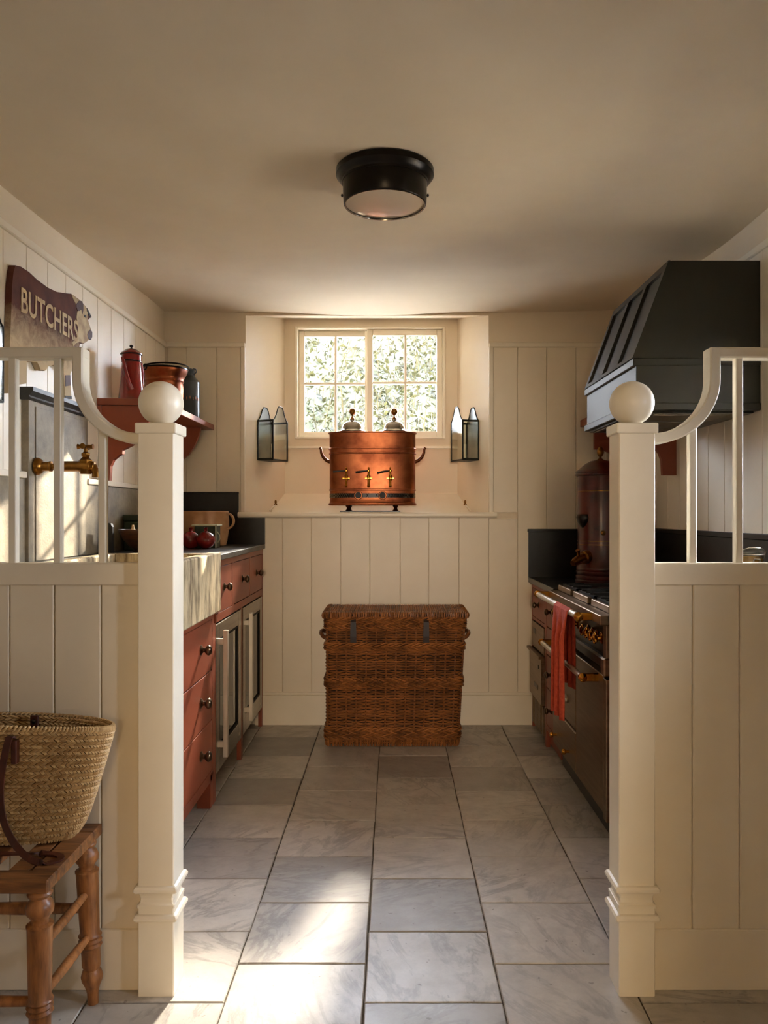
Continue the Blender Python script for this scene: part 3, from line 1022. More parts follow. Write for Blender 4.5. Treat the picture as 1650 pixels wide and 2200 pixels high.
def cooler(y0, y1, label):
    t = thing('wine_cooler', label, 'wine cooler', (-1.1, (y0 + y1) / 2, 0.115), 'wine coolers under the drawers')
    z0, z1 = 0.118, 0.800
    bm = bmesh.new()
    x1 = FX - .035
    box(bm, XL + .03, XL + .05, y0, y1, z0, z1)
    box(bm, XL + .03, x1, y0, y0 + .02, z0, z1)
    box(bm, XL + .03, x1, y1 - .02, y1, z0, z1)
    box(bm, XL + .03, x1, y0, y1, z0, z0 + .02)
    box(bm, XL + .03, x1, y0, y1, z1 - .02, z1)
    obj('cabinet', bm, 'cooler_inside', t)
    for z in (.25, .38, .51, .64):
        sh = obj('shelf', B(XL + .06, x1 - .01, y0 + .022, y1 - .022, z, z + .012), 'oak', t)
    fw = 0.075
    bm = bmesh.new()
    box(bm, x1, FX + .002, y0 + .003, y0 + fw, z0, z1 - .003, bev=.002)
    box(bm, x1, FX + .002, y1 - fw, y1 - .003, z0, z1 - .003, bev=.002)
    box(bm, x1, FX + .002, y0 + fw, y1 - fw, z0, z0 + fw + .02, bev=.002)
    box(bm, x1, FX + .002, y0 + fw, y1 - fw, z1 - fw, z1 - .003, bev=.002)
    dr = obj('door', bm, 'steel', t)
    obj('glass_pane', B(FX - .012, FX - .006, y0 + fw - .004, y1 - fw + .004, z0 + fw + .016, z1 - fw + .004), 'smoked_glass', dr)
    bm = bmesh.new()
    for a, b, c, d in ((y0 + fw, y0 + fw + .012, z0 + fw + .02, z1 - fw), (y1 - fw - .012, y1 - fw, z0 + fw + .02, z1 - fw),
                       (y0 + fw, y1 - fw, z0 + fw + .02, z0 + fw + .032), (y0 + fw, y1 - fw, z1 - fw - .012, z1 - fw)):
        box(bm, FX - .008, FX + .001, a, b, c, d)
    obj('gasket', bm, 'rubber', dr)
    hy = y0 + .045
    h = obj('handle', B(FX + .026, FX + .048, hy - .011, hy + .011, 0.185, 0.768, bev=.002), 'steel_bright', t)
    for z in (0.245, 0.715):
        obj('handle_bracket', B(FX, FX + .028, hy - .010, hy + .010, z - .014, z + .014, bev=.002), 'steel_bright', h)
    obj('badge', B(FX + .002, FX + .0035, y1 - .07, y1 - .045, z0 + .03, z0 + .045), 'steel_bright', t)


cooler(3.592, 4.185, 'steel glass-door wine cooler next to the stone sink cabinet')
cooler(4.232, 4.845, 'steel glass-door wine cooler next to the back wall')

# sink cabinet
t = thing('sink_cabinet', 'terracotta painted drawer cabinet under the stone sink', 'cabinet', (-1.1, 3.05, 0))
bm = bmesh.new()
box(bm, XL + .002, FX - .022, 2.56, 3.55, 0.150, 0.862)
for a, b in ((2.56, 2.60), (3.528, 3.552)):
    box(bm, FX - .022, FX, a, b, 0.14, 0.862)
box(bm, FX - .022, FX, 2.60, 3.528, 0.835, 0.862)
box(bm, FX - .022, FX, 2.60, 3.528, 0.118, 0.160)
obj('carcass', bm, 'terracotta', t)
for a, b in ((2.56, 2.62), (3.49, 3.552)):
    obj('leg', B(FX - .06, FX, a, b, 0, 0.150, bev=.002), 'terracotta', t)
    obj('leg', B(XL + .02, XL + .08, a, b, 0, 0.150, bev=.002), 'terracotta', t)
obj('plinth', B(XL + .02, FX - .10, 2.56, 3.55, 0, 0.150), 'terracotta', t)
for z0, z1 in ((0.163, 0.385), (0.389, 0.606), (0.610, 0.832)):
    dr = obj('drawer', B(FX - .020, FX - .001, 2.603, 3.525, z0, z1, bev=.0015), 'terracotta', t)
    knob(dr, FX - .002, 3.325, (z0 + z1) / 2 + .008, 1, k=1.08)
    knob(dr, FX - .002, 2.80, (z0 + z1) / 2 + .008, 1, k=1.08)

# stone sink: trough with front, sides, back and bottom
bm = bmesh.new()
sx0, sx1, sy0, sy1, sz0, sz1 = -1.30, -0.786, 2.60, 3.59, 0.862, 1.128
box(bm, sx1 - .055, sx1, sy0, sy1, sz0, sz1, bev=.006, seg=2)
box(bm, sx0, sx0 + .05, sy0, sy1, sz0, sz1 - .004, bev=.006)
box(bm, sx0 + .05, sx1 - .055, sy0, sy0 + .05, sz0, sz1 - .004, bev=.004)
box(bm, sx0 + .05, sx1 - .055, sy1 - .05, sy1, sz0, sz1 - .004, bev=.004)
box(bm, sx0 + .05, sx1 - .055, sy0 + .05, sy1 - .05, sz0, sz0 + .05)
o = obj('stone_sink', bm, 'sink_stone')
tag(o, 'rough pale stone trough sink on the terracotta drawer cabinet', 'sink')

# worktop of the left run
bm = bmesh.new()
box(bm, XL + .001, -0.797, 3.592, YB - .002, 1.088, 1.116, bev=.003)
box(bm, XL + .001, -1.302, 2.22, 3.59, 1.088, 1.116, bev=.003)
box(bm, -1.302, -0.797, 2.22, 2.598, 1.088, 1.116, bev=.003)
o = obj('slate_worktop', bm, 'slate')
tag(o, 'dark slate worktop around the stone sink and over the small drawers', 'worktop')

# slate upstands left
o = obj('slate_upstand', B(XL + .0005, XL + .018, 3.60, YB - .001, 1.116, 1.437, bev=.002), 'slate_grey')
tag(o, 'grey slate upstand along the boarded wall beneath the red shelf', 'upstand')
o = obj('slate_upstand', B(XL + .0005, XL + .018, 2.22, 2.995, 1.116, 1.437, bev=.002), 'slate_grey')
tag(o, 'grey slate upstand beneath the dark lantern, beside the tall slate panel', 'upstand')
struct('trim_9', B(XL, XL + .026, 3.60, YB - .001, 1.437, 1.462, bev=.003), 'paint_gloss')
struct('trim_10', B(XL, XL + .026, 2.22, 2.995, 1.437, 1.462, bev=.003), 'paint_gloss')
bm = bmesh.new()
prism(bm, [(XL + .019, 1.116), (-0.797, 1.116), (-0.797, 1.2785), (-0.960, 1.2785), (-0.960, 1.425), (XL + .019, 1.425)], 'Y', YB - .018, YB - .0005)
box(bm, XL + .019, -0.958, YB - .022, YB - .0005, 1.425, 1.437, bev=.002)
o = obj('slate_upstand', bm, 'black_stone')
tag(o, 'near-black slate upstand on the back wall behind the stoneware crock', 'upstand')

# tall slate panel with moulded cap
t = thing('slate_splashback', 'tall slate panel with moulded cap behind the brass tap', 'splashback', (XL, 3.29, 1.116))
obj('slab', B(XL + .0005, XL + .030, 2.998, 3.555, 1.116, 1.735, bev=.002), 'slate_grey', t)
obj('raised_field', B(XL + .030, XL + .034, 3.05, 3.535, 1.120, 1.715, bev=.0015), 'slate_grey', t)
bm = bmesh.new()
pf = [(XL + .0005, 1.735), (XL + .034, 1.735), (XL + .040, 1.742), (XL + .036, 1.750), (XL + .046, 1.760), (XL + .052, 1.766), (XL + .052, 1.782), (XL + .0005, 1.782)]
prism(bm, pf, 'Y', 2.985, 3.580)
obj('moulded_cap', bm, 'slate', t)
obj('end_slip', B(XL + .0005, XL + .020, 3.557, 3.598, 1.116, 1.735, bev=.001), 'slate_grey', t)

# brass bib tap
ty, tz = 3.05, 1.485
X0 = XL + .034
t = thing('brass_tap', 'aged brass wall tap with cross handle above the stone sink', 'tap', (X0, ty, tz))
bm = lathe(bmesh.new(), [(.030, 0), (.034, .003), (.033, .012), (.026, .022), (.018, .026), (.018, .050), (.020, .052), (.020, .060), (.011, .064), (.010, .100), (.018, .102), (.020, .106), (.020, .166), (.023, .170), (.023, .210), (.020, .213), (.019, .224), (.014, .228)], (X0, ty, tz), 28, 'X')
obj('body', bm, 'brass', t, True)
hx = X0 + .190
bm = lathe(bmesh.new(), [(.022, -.030), (.024, -.026), (.024, .012), (.026, .016), (.026, .024), (.018, .030), (.013, .036), (.017, .042), (.017, .050), (.008, .056), (.007, .068), (.010, .070), (.010, .080), (.001, .084)], (hx, ty, tz), 6)
obj('headgear', bm, 'brass', t, True)
bm = bmesh.new()
for dx, dy in ((1, 0), (0, 1)):
    tube(bm, [(hx - .030 * dx, ty - .030 * dy, tz + .076), (hx - .018 * dx, ty - .018 * dy, tz + .076), (hx + .018 * dx, ty + .018 * dy, tz + .076), (hx + .030 * dx, ty + .030 * dy, tz + .076)], [.011, .007, .007, .011], 12)
obj('cross_handle', bm, 'brass', t, True)
obj('spout', tube(bmesh.new(), [(X0 + .205, ty, tz), (X0 + .222, ty, tz - .006), (X0 + .230, ty, tz - .022), (X0 + .231, ty, tz - .042)], [.018, .017, .015, .016], 16), 'brass', t, True)


# shelves with brackets
def shelf(s, x0, x1, y0, y1, z0, z1, brk, label, prof):
    t = thing('wall_shelf', label, 'shelf', ((x0 + x1) / 2, (y0 + y1) / 2, z0))
    obj('shelf_board', B(x0, x1, y0, y1, z0, z1, bev=.002), 'terracotta', t)
    for y in brk:
        obj('bracket', prism(bmesh.new(), prof, 'Y', y, y + .030), 'terracotta', t)
    wx = XL if s > 0 else XR - .018
    obj('back_board', B(wx, wx + .018, y0 + .01, y1 - .003, z0 - .055, z0, bev=.002), 'terracotta', t)


pf = [(XL + .018, 1.818), (-1.150, 1.818), (-1.158, 1.78), (-1.175, 1.735), (-1.195, 1.695), (-1.222, 1.655), (-1.254, 1.630), (-1.288, 1.612), (-1.298, 1.608), (-1.299, 1.588), (-1.318, 1.580), (-1.342, 1.560), (-1.356, 1.530), (-1.360, 1.462), (XL + .018, 1.462)]
pf = [(max(x, XL + .002), z) for x, z in pf]
pf[0] = (XL + .001, 1.818)
pf[-1] = (XL + .001, 1.462)
shelf(1, XL + .001, -1.113, 3.757, YB - .004, 1.820, 1.852, (3.78, 4.70), 'terracotta wall shelf carrying the red coffee pot and copper pan', pf)
pf = [(XR - .001, 1.835), (1.20, 1.835), (1.20, 1.690), (1.24, 1.688), (1.285, 1.672), (1.325, 1.645), (1.352, 1.612), (1.366, 1.575), (1.370, 1.500), (XR - .001, 1.500)]
shelf(-1, 1.148, XR - .001, 4.02, YB - .004, 1.837, 1.880, (4.035, 4.74), 'terracotta wall shelf with curved brackets behind the black hood', pf)

# ------------------------------------------------------------------ things on the left shelf
cx, cy, z0 = -1.282, 3.86, 1.852
t = thing('enamel_coffee_pot', 'tall red enamel coffee pot on the terracotta wall shelf', 'coffee pot', (cx, cy, z0))
obj('body', lathe(bmesh.new(), [(.060, 0), (.064, .004), (.063, .010), (.061, .016), (.052, .10), (.045, .190), (.0445, .192)], (cx, cy, z0), 36), 'enamel_red', t, True)
obj('upper_section', lathe(bmesh.new(), [(.046, .195), (.0465, .198), (.0465, .222), (.046, .226)], (cx, cy, z0), 36), 'enamel_red', t, True)
obj('black_band', lathe(bmesh.new(), [(.044, .189), (.048, .190), (.048, .195), (.044, .197)], (cx, cy, z0), 36), 'enamel_black', t, True)
ld = obj('lid', lathe(bmesh.new(), [(.046, .226), (.051, .228), (.051, .231), (.044, .238), (.026, .252), (.008, .258)], (cx, cy, z0), 36), 'enamel_red', t, True)
obj('lid_knob', lathe(bmesh.new(), [(.005, .256), (.004, .261), (.009, .265), (.009, .271), (.001, .275)], (cx, cy, z0), 16), 'enamel_black', ld, True)
obj('lid_rim', lathe(bmesh.new(), [(.046, .2245), (.052, .226), (.052, .229), (.046, .2305)], (cx, cy, z0), 36), 'enamel_black', ld, True)
obj('spout', tube(bmesh.new(), [(cx + .016, cy - .054, z0 + .050), (cx + .008, cy - .068, z0 + .080), (cx - .002, cy - .076, z0 + .13), (cx - .010, cy - .080, z0 + .175), (cx - .016, cy - .085, z0 + .200)], [.014, .0115, .009, .0075, .007], 14), 'enamel_red', t, True)
obj('handle', tube(bmesh.new(), [(cx + .014, cy + .046, z0 + .205), (cx + .022, cy + .082, z0 + .200), (cx + .026, cy + .094, z0 + .15), (cx + .024, cy + .086, z0 + .09), (cx + .018, cy + .055, z0 + .06)], .007, 10), 'enamel_red', t, True)

cx, cy = -1.236, 4.25
t = thing('copper_pan', 'copper preserving pan with iron swing handle on the terracotta shelf', 'pan', (cx, cy, z0))
pr = [(.085, 0), (.092, .004), (.098, .06), (.100, .135), (.098, .150), (.104, .160), (.102, .170), (.106, .182), (.116, .200), (.122, .214), (.122, .222), (.117, .224), (.112, .205), (.100, .175), (.094, .12), (.090, .01)]
obj('bowl', lathe(bmesh.new(), pr, (cx, cy, z0), 48), 'copper', t, True)
obj('rim', lathe(bmesh.new(), [(.119, .220), (.125, .222), (.125, .229), (.119, .231), (.116, .226)], (cx, cy, z0), 48, caps=False), 'bronze_black', t, True)
for a in (-2.2, -2.2 + PI):
    bm = bmesh.new()
    c = Vector((cx + .122 * math.cos(a), cy + .122 * math.sin(a), z0 + .222))
    e = Vector((-math.sin(a), math.cos(a), 0))
    tube(bm, [c + .014 * (math.cos(q) * e + math.sin(q) * Vector((0, 0, 1))) for q in [2 * PI * i / 14 for i in range(15)]], .004, 8)
    obj('lug', bm, 'bronze_black', t, True)
bm = bmesh.new()
a0 = -2.2
pts = []
for i in range(21):
    q = a0 + PI * i / 20
    pts.append((cx + .128 * math.cos(q), cy + .128 * math.sin(q), z0 + .230 + .012 * math.sin(PI * i / 20)))
tube(bm, pts, .0045, 8)
obj('swing_handle', bm, 'bronze_black', t, True)

cx, cy = -1.222, 4.62
t = thing('tole_canister', 'blue-black painted metal canister on the terracotta shelf', 'canister', (cx, cy, z0))
obj('body', lathe(bmesh.new(), [(.084, 0), (.087, .003), (.087, .215), (.084, .222), (.080, .225), (.058, .250), (.048, .258)], (cx, cy, z0), 40), 'toleware_blue', t, True)
obj('lid', lathe(bmesh.new(), [(.050, .252), (.056, .254), (.056, .284), (.058, .287), (.054, .294), (.02, .298)], (cx, cy, z0), 40), 'toleware_blue', t, True)
bm = bmesh.new()
for k in range(5):
    a = -1.2 + k * .22
    lathe(bm, [(.009, 0), (.009, .0015)], (cx + .0865 * math.cos(a), cy + .0865 * math.sin(a), z0 + .115 + .006 * (k % 2)), 8, 'X')
obj('painted_motif', bm, 'toleware_orange', t)
obj('carrying_loop', tube(bmesh.new(), [(cx + .055, cy - .01, z0 + .262), (cx + .070, cy - .014, z0 + .276), (cx + .068, cy - .016, z0 + .292), (cx + .052, cy - .01, z0 + .296)], .004, 8), 'toleware_blue', t, True)

# ------------------------------------------------------------------ things on the left worktop
zw = 1.116
cx, cy = -1.115, 4.60
t = thing('stoneware_crock', 'large tan stoneware crock with loop handle on the slate worktop', 'crock', (cx, cy, zw))
pr = [(.120, 0), (.135, .006), (.142, .03), (.152, .10), (.152, .15), (.148, .185), (.150, .190), (.150, .200), (.145, .203), (.138, .198), (.140, .12), (.128, .03), (.10, .012)]
obj('body', lathe(bmesh.new(), pr, (cx, cy, zw), 48), 'stoneware', t, True)
bm = bmesh.new()
rsn = []
for i in range(13):
    q = -PI / 2 + PI * i / 12
    c = Vector((cx + .146 + .040 * math.cos(q), cy - .02, zw + .145 + .045 * math.sin(q)))
    nrm = Vector((math.cos(q), 0, math.sin(q)))
    rsn.append([c + nrm * .005 + Vector((0, .014, 0)), c + nrm * .005 - Vector((0, .014, 0)), c - nrm * .005 - Vector((0, .014, 0)), c - nrm * .005 + Vector((0, .014, 0))])
rings(bm, rsn)
obj('handle', bm, 'stoneware', t, True)

for cx, cy, rz, lab in ((-1.088, 4.235, .5, 'ripe red pomegranate further back from the front edge of the slate worktop'), (-1.000, 4.200, 0.0, 'ripe red pomegranate closer to the front edge of the slate worktop')):
    t = thing('pomegranate', lab, 'fruit', (cx, cy, zw), 'pomegranates on the worktop')
    bm = bmesh.new()
    sphere(bm, (cx, cy, zw + .047), .0495, 28, .96)
    for v in bm.verts:
        a = math.atan2(v.co.y - cy, v.co.x - cx)
        k = 1 + .018 * math.cos(5 * a + rz)
        v.co.x = cx + (v.co.x - cx) * k
        v.co.y = cy + (v.co.y - cy) * k
    obj('fruit_body', bm, 'pomegranate', t, True)
    bm = bmesh.new()
    rs = []
    for z, r_ in ((.088, .014), (.094, .009), (.102, .0085), (.110, .013)):
        rs.append([(cx + (r_ * (1.0 if i % 2 else (.7 if z > .105 else 1))) * math.cos(2 * PI * i / 12), cy + r_ * math.sin(2 * PI * i / 12), zw + z + (.006 if (z > .105 and i % 2) else 0)) for i in range(12)])
    rings(bm, rs)
    obj('crown', bm, 'pomegranate', t, True)

# green tin with wire handles
x0, x1, y0, y1 = -1.085, -0.972, 4.300, 4.420
t = thing('green_tin', 'green painted tin with pale rim behind the pomegranates', 'tin', ((x0 + x1) / 2, (y0 + y1) / 2, zw))
bm = bmesh.new()
for a in ((x0, x0 + .003, y0, y1), (x1 - .003, x1, y0, y1), (x0, x1, y0, y0 + .003), (x0, x1, y1 - .003, y1)):
    box(bm, *a, zw, zw + .122)
box(bm, x0, x1, y0, y1, zw, zw + .003)
obj('body', bm, 'tin_green', t)
bm = bmesh.new()
P = [(x0 - .012, y0 - .004), (x1 + .006, y0 - .004), (x1 + .006, y1 + .004), (x0 - .012, y1 + .004), (x0 - .012, y0 - .004)]
for a, b in zip(P[:-1], P[1:]):
    tube(bm, [(*a, zw + .124), (*b, zw + .124)], .005, 8)
box(bm, x1 - .001, x1 + .004, y0 - .004, y0 + .003, zw, zw + .122)
obj('rim', bm, 'tin_rim', t)
obj('wire_handle', tube(bmesh.new(), [(x1 + .002, y0 + .03, zw + .09), (x1 + .016, y0 + .03, zw + .07), (x1 + .018, y0 + .03, zw + .05), (x1 + .006, y0 + .03, zw + .03)], .003, 8), 'tin_rim', t, True)

# wooden bowl, garlic, second green tin, iron board behind the sink
cx, cy = -1.200, 3.82
t = thing('wooden_bowl', 'dark turned wooden bowl of garlic on the worktop below the bracket', 'bowl', (cx, cy, zw))
obj('bowl_shell', lathe(bmesh.new(), [(.055, 0), (.060, .006), (.055, .014), (.080, .034), (.110, .070), (.125, .106), (.125, .112), (.120, .112), (.104, .074), (.07, .038), (.03, .026)], (cx, cy, zw), 40), 'bowl_wood', t, True)
for i, (dx, dy, lab) in enumerate(((-.055, -.02, 'small pale garlic bulb by the rim inside the wooden bowl'), (.0, -.035, 'garlic bulb with upright stalk inside the wooden bowl'), (.035, .03, 'garlic bulb deep inside the wooden bowl'))):
    o = lathe(bmesh.new(), [(.008, .0), (.022, .004), (.030, .016), (.026, .030), (.010, .040), (.006, .050), (.005, .062 + .02 * (i == 1))], (cx + dx, cy + dy, zw + .062 + .010 * (i == 0)), 16)
    o = obj('garlic_bulb', o, 'garlic', None, True)
    tag(o, lab, 'garlic', 'garlic in the wooden bowl')
x0, x1, y0, y1 = -1.375, -1.265, 4.02, 4.13
t = thing('green_tin', 'dark green lidded tin against the grey slate upstand behind the bowl', 'tin', ((x0 + x1) / 2, (y0 + y1) / 2, zw))
obj('body', B(x0, x1 + .03, y0, y1, zw, zw + .150, bev=.004), 'tin_green', t)
obj('lid', B(x0 - .004, x1 + .034, y0 - .004, y1 + .004, zw + .150, zw + .182, bev=.004), 'tin_green', t)
pf = [(-1.338, zw), (-1.290, zw), (-1.290, zw + .125), (-1.296, zw + .140), (-1.310, zw + .144), (-1.326, zw + .130), (-1.338, zw + .105)]
o = obj('chopping_board', prism(bmesh.new(), [(x - .030, z) for x, z in pf], 'Y', 3.70, 3.725), 'iron_board')
tag(o, 'small black round-topped board standing by the wooden bowl', 'chopping board')

# ------------------------------------------------------------------ butchers sign
OUT = [(33, 570), (45, 573), (62, 584), (80, 601), (103, 618), (122, 627), (140, 630), (153, 631), (160, 636), (172, 645), (183, 657), (192, 672), (196, 682), (192, 684), (189, 688),
       (193, 700), (196, 710), (198, 722), (196, 730), (190, 731), (187, 729), (185, 735), (179, 738), (172, 736), (170, 748), (167, 765), (163, 780), (157, 792), (151, 803), (152, 830), (154, 858),
       (139, 858), (139, 825), (137, 797), (128, 787), (115, 784), (104, 787), (100, 794), (96, 797), (91, 794), (88, 796), (84, 786), (80, 778), (58, 776), (57, 790), (57, 824), (41, 826), (40, 800), (34, 790), (30, 845), (18, 845), (19, 800),
       (21, 750), (24, 680), (26, 615), (29, 585)]


def wallp(x, y, X=-1.388):
    d = F_PX * -X / (847 - x)
    return (d, 1.3 + (1105 - y) * d / F_PX)


t = thing('butchers_sign', 'painted wooden cow-shaped sign lettered BUTCHERS hung on the boarded wall', 'sign', (XL, 3.2, 1.80))
obj('cut_out_board', prism(bmesh.new(), [wallp(*p) for p in OUT], 'X', XL + .002, -1.388), 'sign_paint', t)


def patch(name, pts, mat, x1, parent=t):
    return obj(name, prism(bmesh.new(), [wallp(*p) for p in pts], 'X', -1.3885, x1), mat, parent)


head = patch('painted_head', [(153, 632), (160, 637), (172, 646), (182, 657), (188, 668), (188, 688), (192, 700), (195, 710), (196, 722), (190, 730), (184, 735), (178, 737), (170, 735), (163, 737), (157, 745), (155, 735), (167, 722), (167, 700), (164, 682), (166, 668), (162, 652), (157, 642)], 'sign_cream', -1.3865)
patch('painted_ear', [(163, 654), (169, 646), (175, 647), (178, 655), (178, 666), (176, 675), (174, 664), (170, 668), (166, 668), (163, 660)], 'sign_brown', -1.3852, head)
patch('painted_eye', [(179, 676), (183, 677), (184, 683), (181, 681)], 'sign_dark', -1.3852, head)
patch('painted_nose', [(189, 712), (193, 708), (197, 713), (197, 724), (194, 730), (188, 727), (187, 719)], 'sign_brown', -1.3852, head)
patch('painted_horn', [(186, 662), (191, 671), (195.5, 681), (192, 681), (189, 675), (186, 668)], 'sign_dark', -1.3852, head)
patch('painted_hock', [(140, 806), (150.5, 806), (151.5, 828), (140, 830)], 'sign_brown', -1.3865)
patch('painted_hoof', [(139.6, 850), (153.2, 851), (153.8, 857.5), (139.6, 857.5)], 'sign_dark', -1.3865)
cu = bpy.data.curves.new('lettering', 'FONT')
cu.body = 'BUTCHERS'
cu.size = 0.135
cu.extrude = 0.0005
cu.offset = 0.0022
cu.resolution_u = 4
tmp = bpy.data.objects.new('lettering_curve', cu)
C.objects.link(tmp)
bpy.context.view_layer.update()
me = bpy.data.meshes.new_from_object(tmp)
bpy.data.objects.remove(tmp)
xsn = [v.co.x for v in me.vertices]
mx0, mx1 = min(xsn), max(xsn)
ysn = [v.co.y for v in me.vertices]
my0, my1 = min(ysn), max(ysn)
for v in me.vertices:
    u = (v.co.x - mx0) / (mx1 - mx0)
    w = (v.co.y - my0) / (my1 - my0)
    v.co = Vector((-1.3860 + v.co.z * 1.0 - XL, 2.940 + u * 0.530 - 3.2, 2.052 + w * 0.095 - 1.80))
me.materials.clear()
me.materials.append(MATS['sign_letter'])
obj('lettering', me, 'sign_letter', t)

# ------------------------------------------------------------------ wicker hamper
hx0, hx1, hy0, hy1 = -0.385, 0.362, 4.425, 4.790
t = thing('wicker_hamper', 'large rectangular wicker hamper with lid standing under the window', 'hamper', ((hx0 + hx1) / 2, (hy0 + hy1) / 2, 0))
cxh, cyh = (hx0 + hx1) / 2, (hy0 + hy1) / 2
HW, HD = (hx1 - hx0) / 2, (hy1 - hy0) / 2
RC = 0.03


def perim(u, z, off=0.0):
    """u in [0,1) along rounded rectangle; returns point pushed out by off"""
    k = 1.0 + 0.05 * (z / 0.72 - 0.3)
    w, d = HW * k - RC, HD * (1 + .02 * (z / .72)) - RC
    segs = [2 * w, PI / 2 * RC, 2 * d, PI / 2 * RC, 2 * w, PI / 2 * RC, 2 * d, PI / 2 * RC]
    L = sum(segs)
    s = (u % 1.0) * L
    R_ = RC + off
    cs = [(w, -d), (w, d), (-w, d), (-w, -d)]
    i = 0
    while s > segs[i] and i < 7:
        s -= segs[i]
        i += 1
    bx = cxh + 0.018 * (z / .72)
    if i == 0:
        p = (-w + s, -d - R_)
    elif i == 2:
        p = (w + R_, -d + s)
    elif i == 4:
        p = (w - s, d + R_)
    elif i == 6:
        p = (-w - R_, d - s)
    else:
        q = s / RC
        c = cs[(i - 1) // 2]
        a = -PI / 2 + (i - 1) // 2 * PI / 2 + q
        p = (c[0] + R_ * math.cos(a), c[1] + R_ * math.sin(a))
    return (bx + p[0], cyh + p[1], z)


def closed_tube(V, Fc, pts, r, n=5):
    P = np.array(pts)
    nP = len(P)
    T = np.roll(P, -1, 0) - np.roll(P, 1, 0)
    T /= np.linalg.norm(T, axis=1)[:, None] + 1e-9
    up = np.array([0, 0, 1.0])
    S = np.cross(T, up)
    S /= np.linalg.norm(S, axis=1)[:, None] + 1e-9
    U = np.cross(S, T)
    base = len(V)
    for k in range(n):
        pass
    ang = [2 * PI * k / n for k in range(n)]
    for i in range(nP):
        for a in ang:
            V.append(P[i] + r * (math.cos(a) * S[i] + math.sin(a) * U[i]))
    for i in range(nP):
        j = (i + 1) % nP
        for k in range(n):
            l = (k + 1) % n
            Fc.append((base + i * n + k, base + i * n + l, base + j * n + l, base + j * n + k))


NS = 40
obj('gap_shade_core', rings(bmesh.new(), [[perim(i / 64, 0.012, -.010) for i in range(64)], [perim(i / 64, 0.735, -.010) for i in range(64)]]), 'wicker_gap_shade', t)  # dark inner box stands for the shade in the weave's gaps
bands = [(0.045, 0.105), (0.335, 0.385), (0.540, 0.580), (0.660, 0.725)]
V, Fc = [], []
z = 0.018
row = 0
while z < 0.728:
    if not any(a <= z <= b for a, b in bands):
        pts = []
        NP = NS * 4
        ph = row % 2
        jz = random.uniform(-.0012, .0012)
        for i in range(NP):
            u = i / NP
            off = 0.0066 * math.sin(2 * PI * u * NS / 2 + ph * PI) + random.uniform(-.0012, .0012)
            p = perim(u, z + jz + random.uniform(-.0014, .0014), off)
            pts.append(p)
        closed_tube(V, Fc, pts, random.uniform(.0031, .0043), 5)
        row += 1
    z += 0.0094
wv = pyobj('weave', V, Fc, 'wicker', t)
wv['kind'] = 'stuff'
V, Fc = [], []
for a, b in bands:
    nrow = max(2, int(round((b - a) / 0.017)))
    for q in range(nrow):
        zz = a + (q + .5) * (b - a) / nrow
        for strand in range(3):
            pts = []
            NP = NS * 5
            sg = 1 if q % 2 else -1
            for i in range(NP):
                u = i / NP
                ph = 2 * PI * u * NS / 2.0 * 0.75 * 1.0 + strand * 2 * PI / 3
                ph = 2 * PI * u * 19 + strand * 2 * PI / 3
                pts.append(perim(u, zz + sg * .0088 * math.sin(ph) + random.uniform(-.0008, .0008), .007 + .0075 * math.cos(ph) + random.uniform(-.0008, .0008)))
            closed_tube(V, Fc, pts, .0056, 5)
wb_ = pyobj('twisted_bands', V, Fc, 'wicker', t)
wb_['kind'] = 'stuff'
# upright stakes showing between the weavers
V, Fc = [], []


def open_tube(V, Fc, pts, r, n=5):
    P = [Vector(p) for p in pts]
    base = len(V)
    up = None
    for i, p in enumerate(P):
        tt = (P[min(i + 1, len(P) - 1)] - P[max(i - 1, 0)]).normalized()
        if up is None:
            up = tt.orthogonal().normalized()
        a = (up - tt * up.dot(tt)).normalized()
        up = a
        b = tt.cross(a)
        for k in range(n):
            th = 2 * PI * k / n
            V.append(tuple(p + r * (math.cos(th) * a + math.sin(th) * b)))
    for i in range(len(P) - 1):
        for k in range(n):
            l = (k + 1) % n
            Fc.append((base + i * n + k, base + i * n + l, base + (i + 1) * n + l, base + (i + 1) * n + k))
    Fc.append(tuple(base + k for k in range(n))[::-1])
    Fc.append(tuple(base + (len(P) - 1) * n + k for k in range(n)))


for i in range(NS):
    u = (i + .5) / NS
    open_tube(V, Fc, [perim(u, .01 + .72 * q / 6, .001 + random.uniform(-.001, .001)) for q in range(7)], .0052, 6)
    if i % 2:
        for a, b in ((.12, .33), (.39, .535), (.585, .655)):
            open_tube(V, Fc, [perim(u + random.uniform(-.001, .001), a + (b - a) * q / 3, .0055) for q in range(4)], .0035, 5)
st = pyobj('stakes', V, Fc, 'wicker_stake', t)
st['kind'] = 'stuff'
V, Fc = [], []
for i in range(230):
    u = (i + random.uniform(.2, .8)) / 230
    p0, p1 = perim(u, .0045, .004), perim(u + random.uniform(-.002, .002), .046, .010 + random.uniform(-.002, .002))
    open_tube(V, Fc, [p0, ((p0[0] + p1[0]) / 2, (p0[1] + p1[1]) / 2, .022), p1], random.uniform(.0034, .0046), 5)
ft = pyobj('foot_border', V, Fc, 'wicker', t)
ft['kind'] = 'stuff'
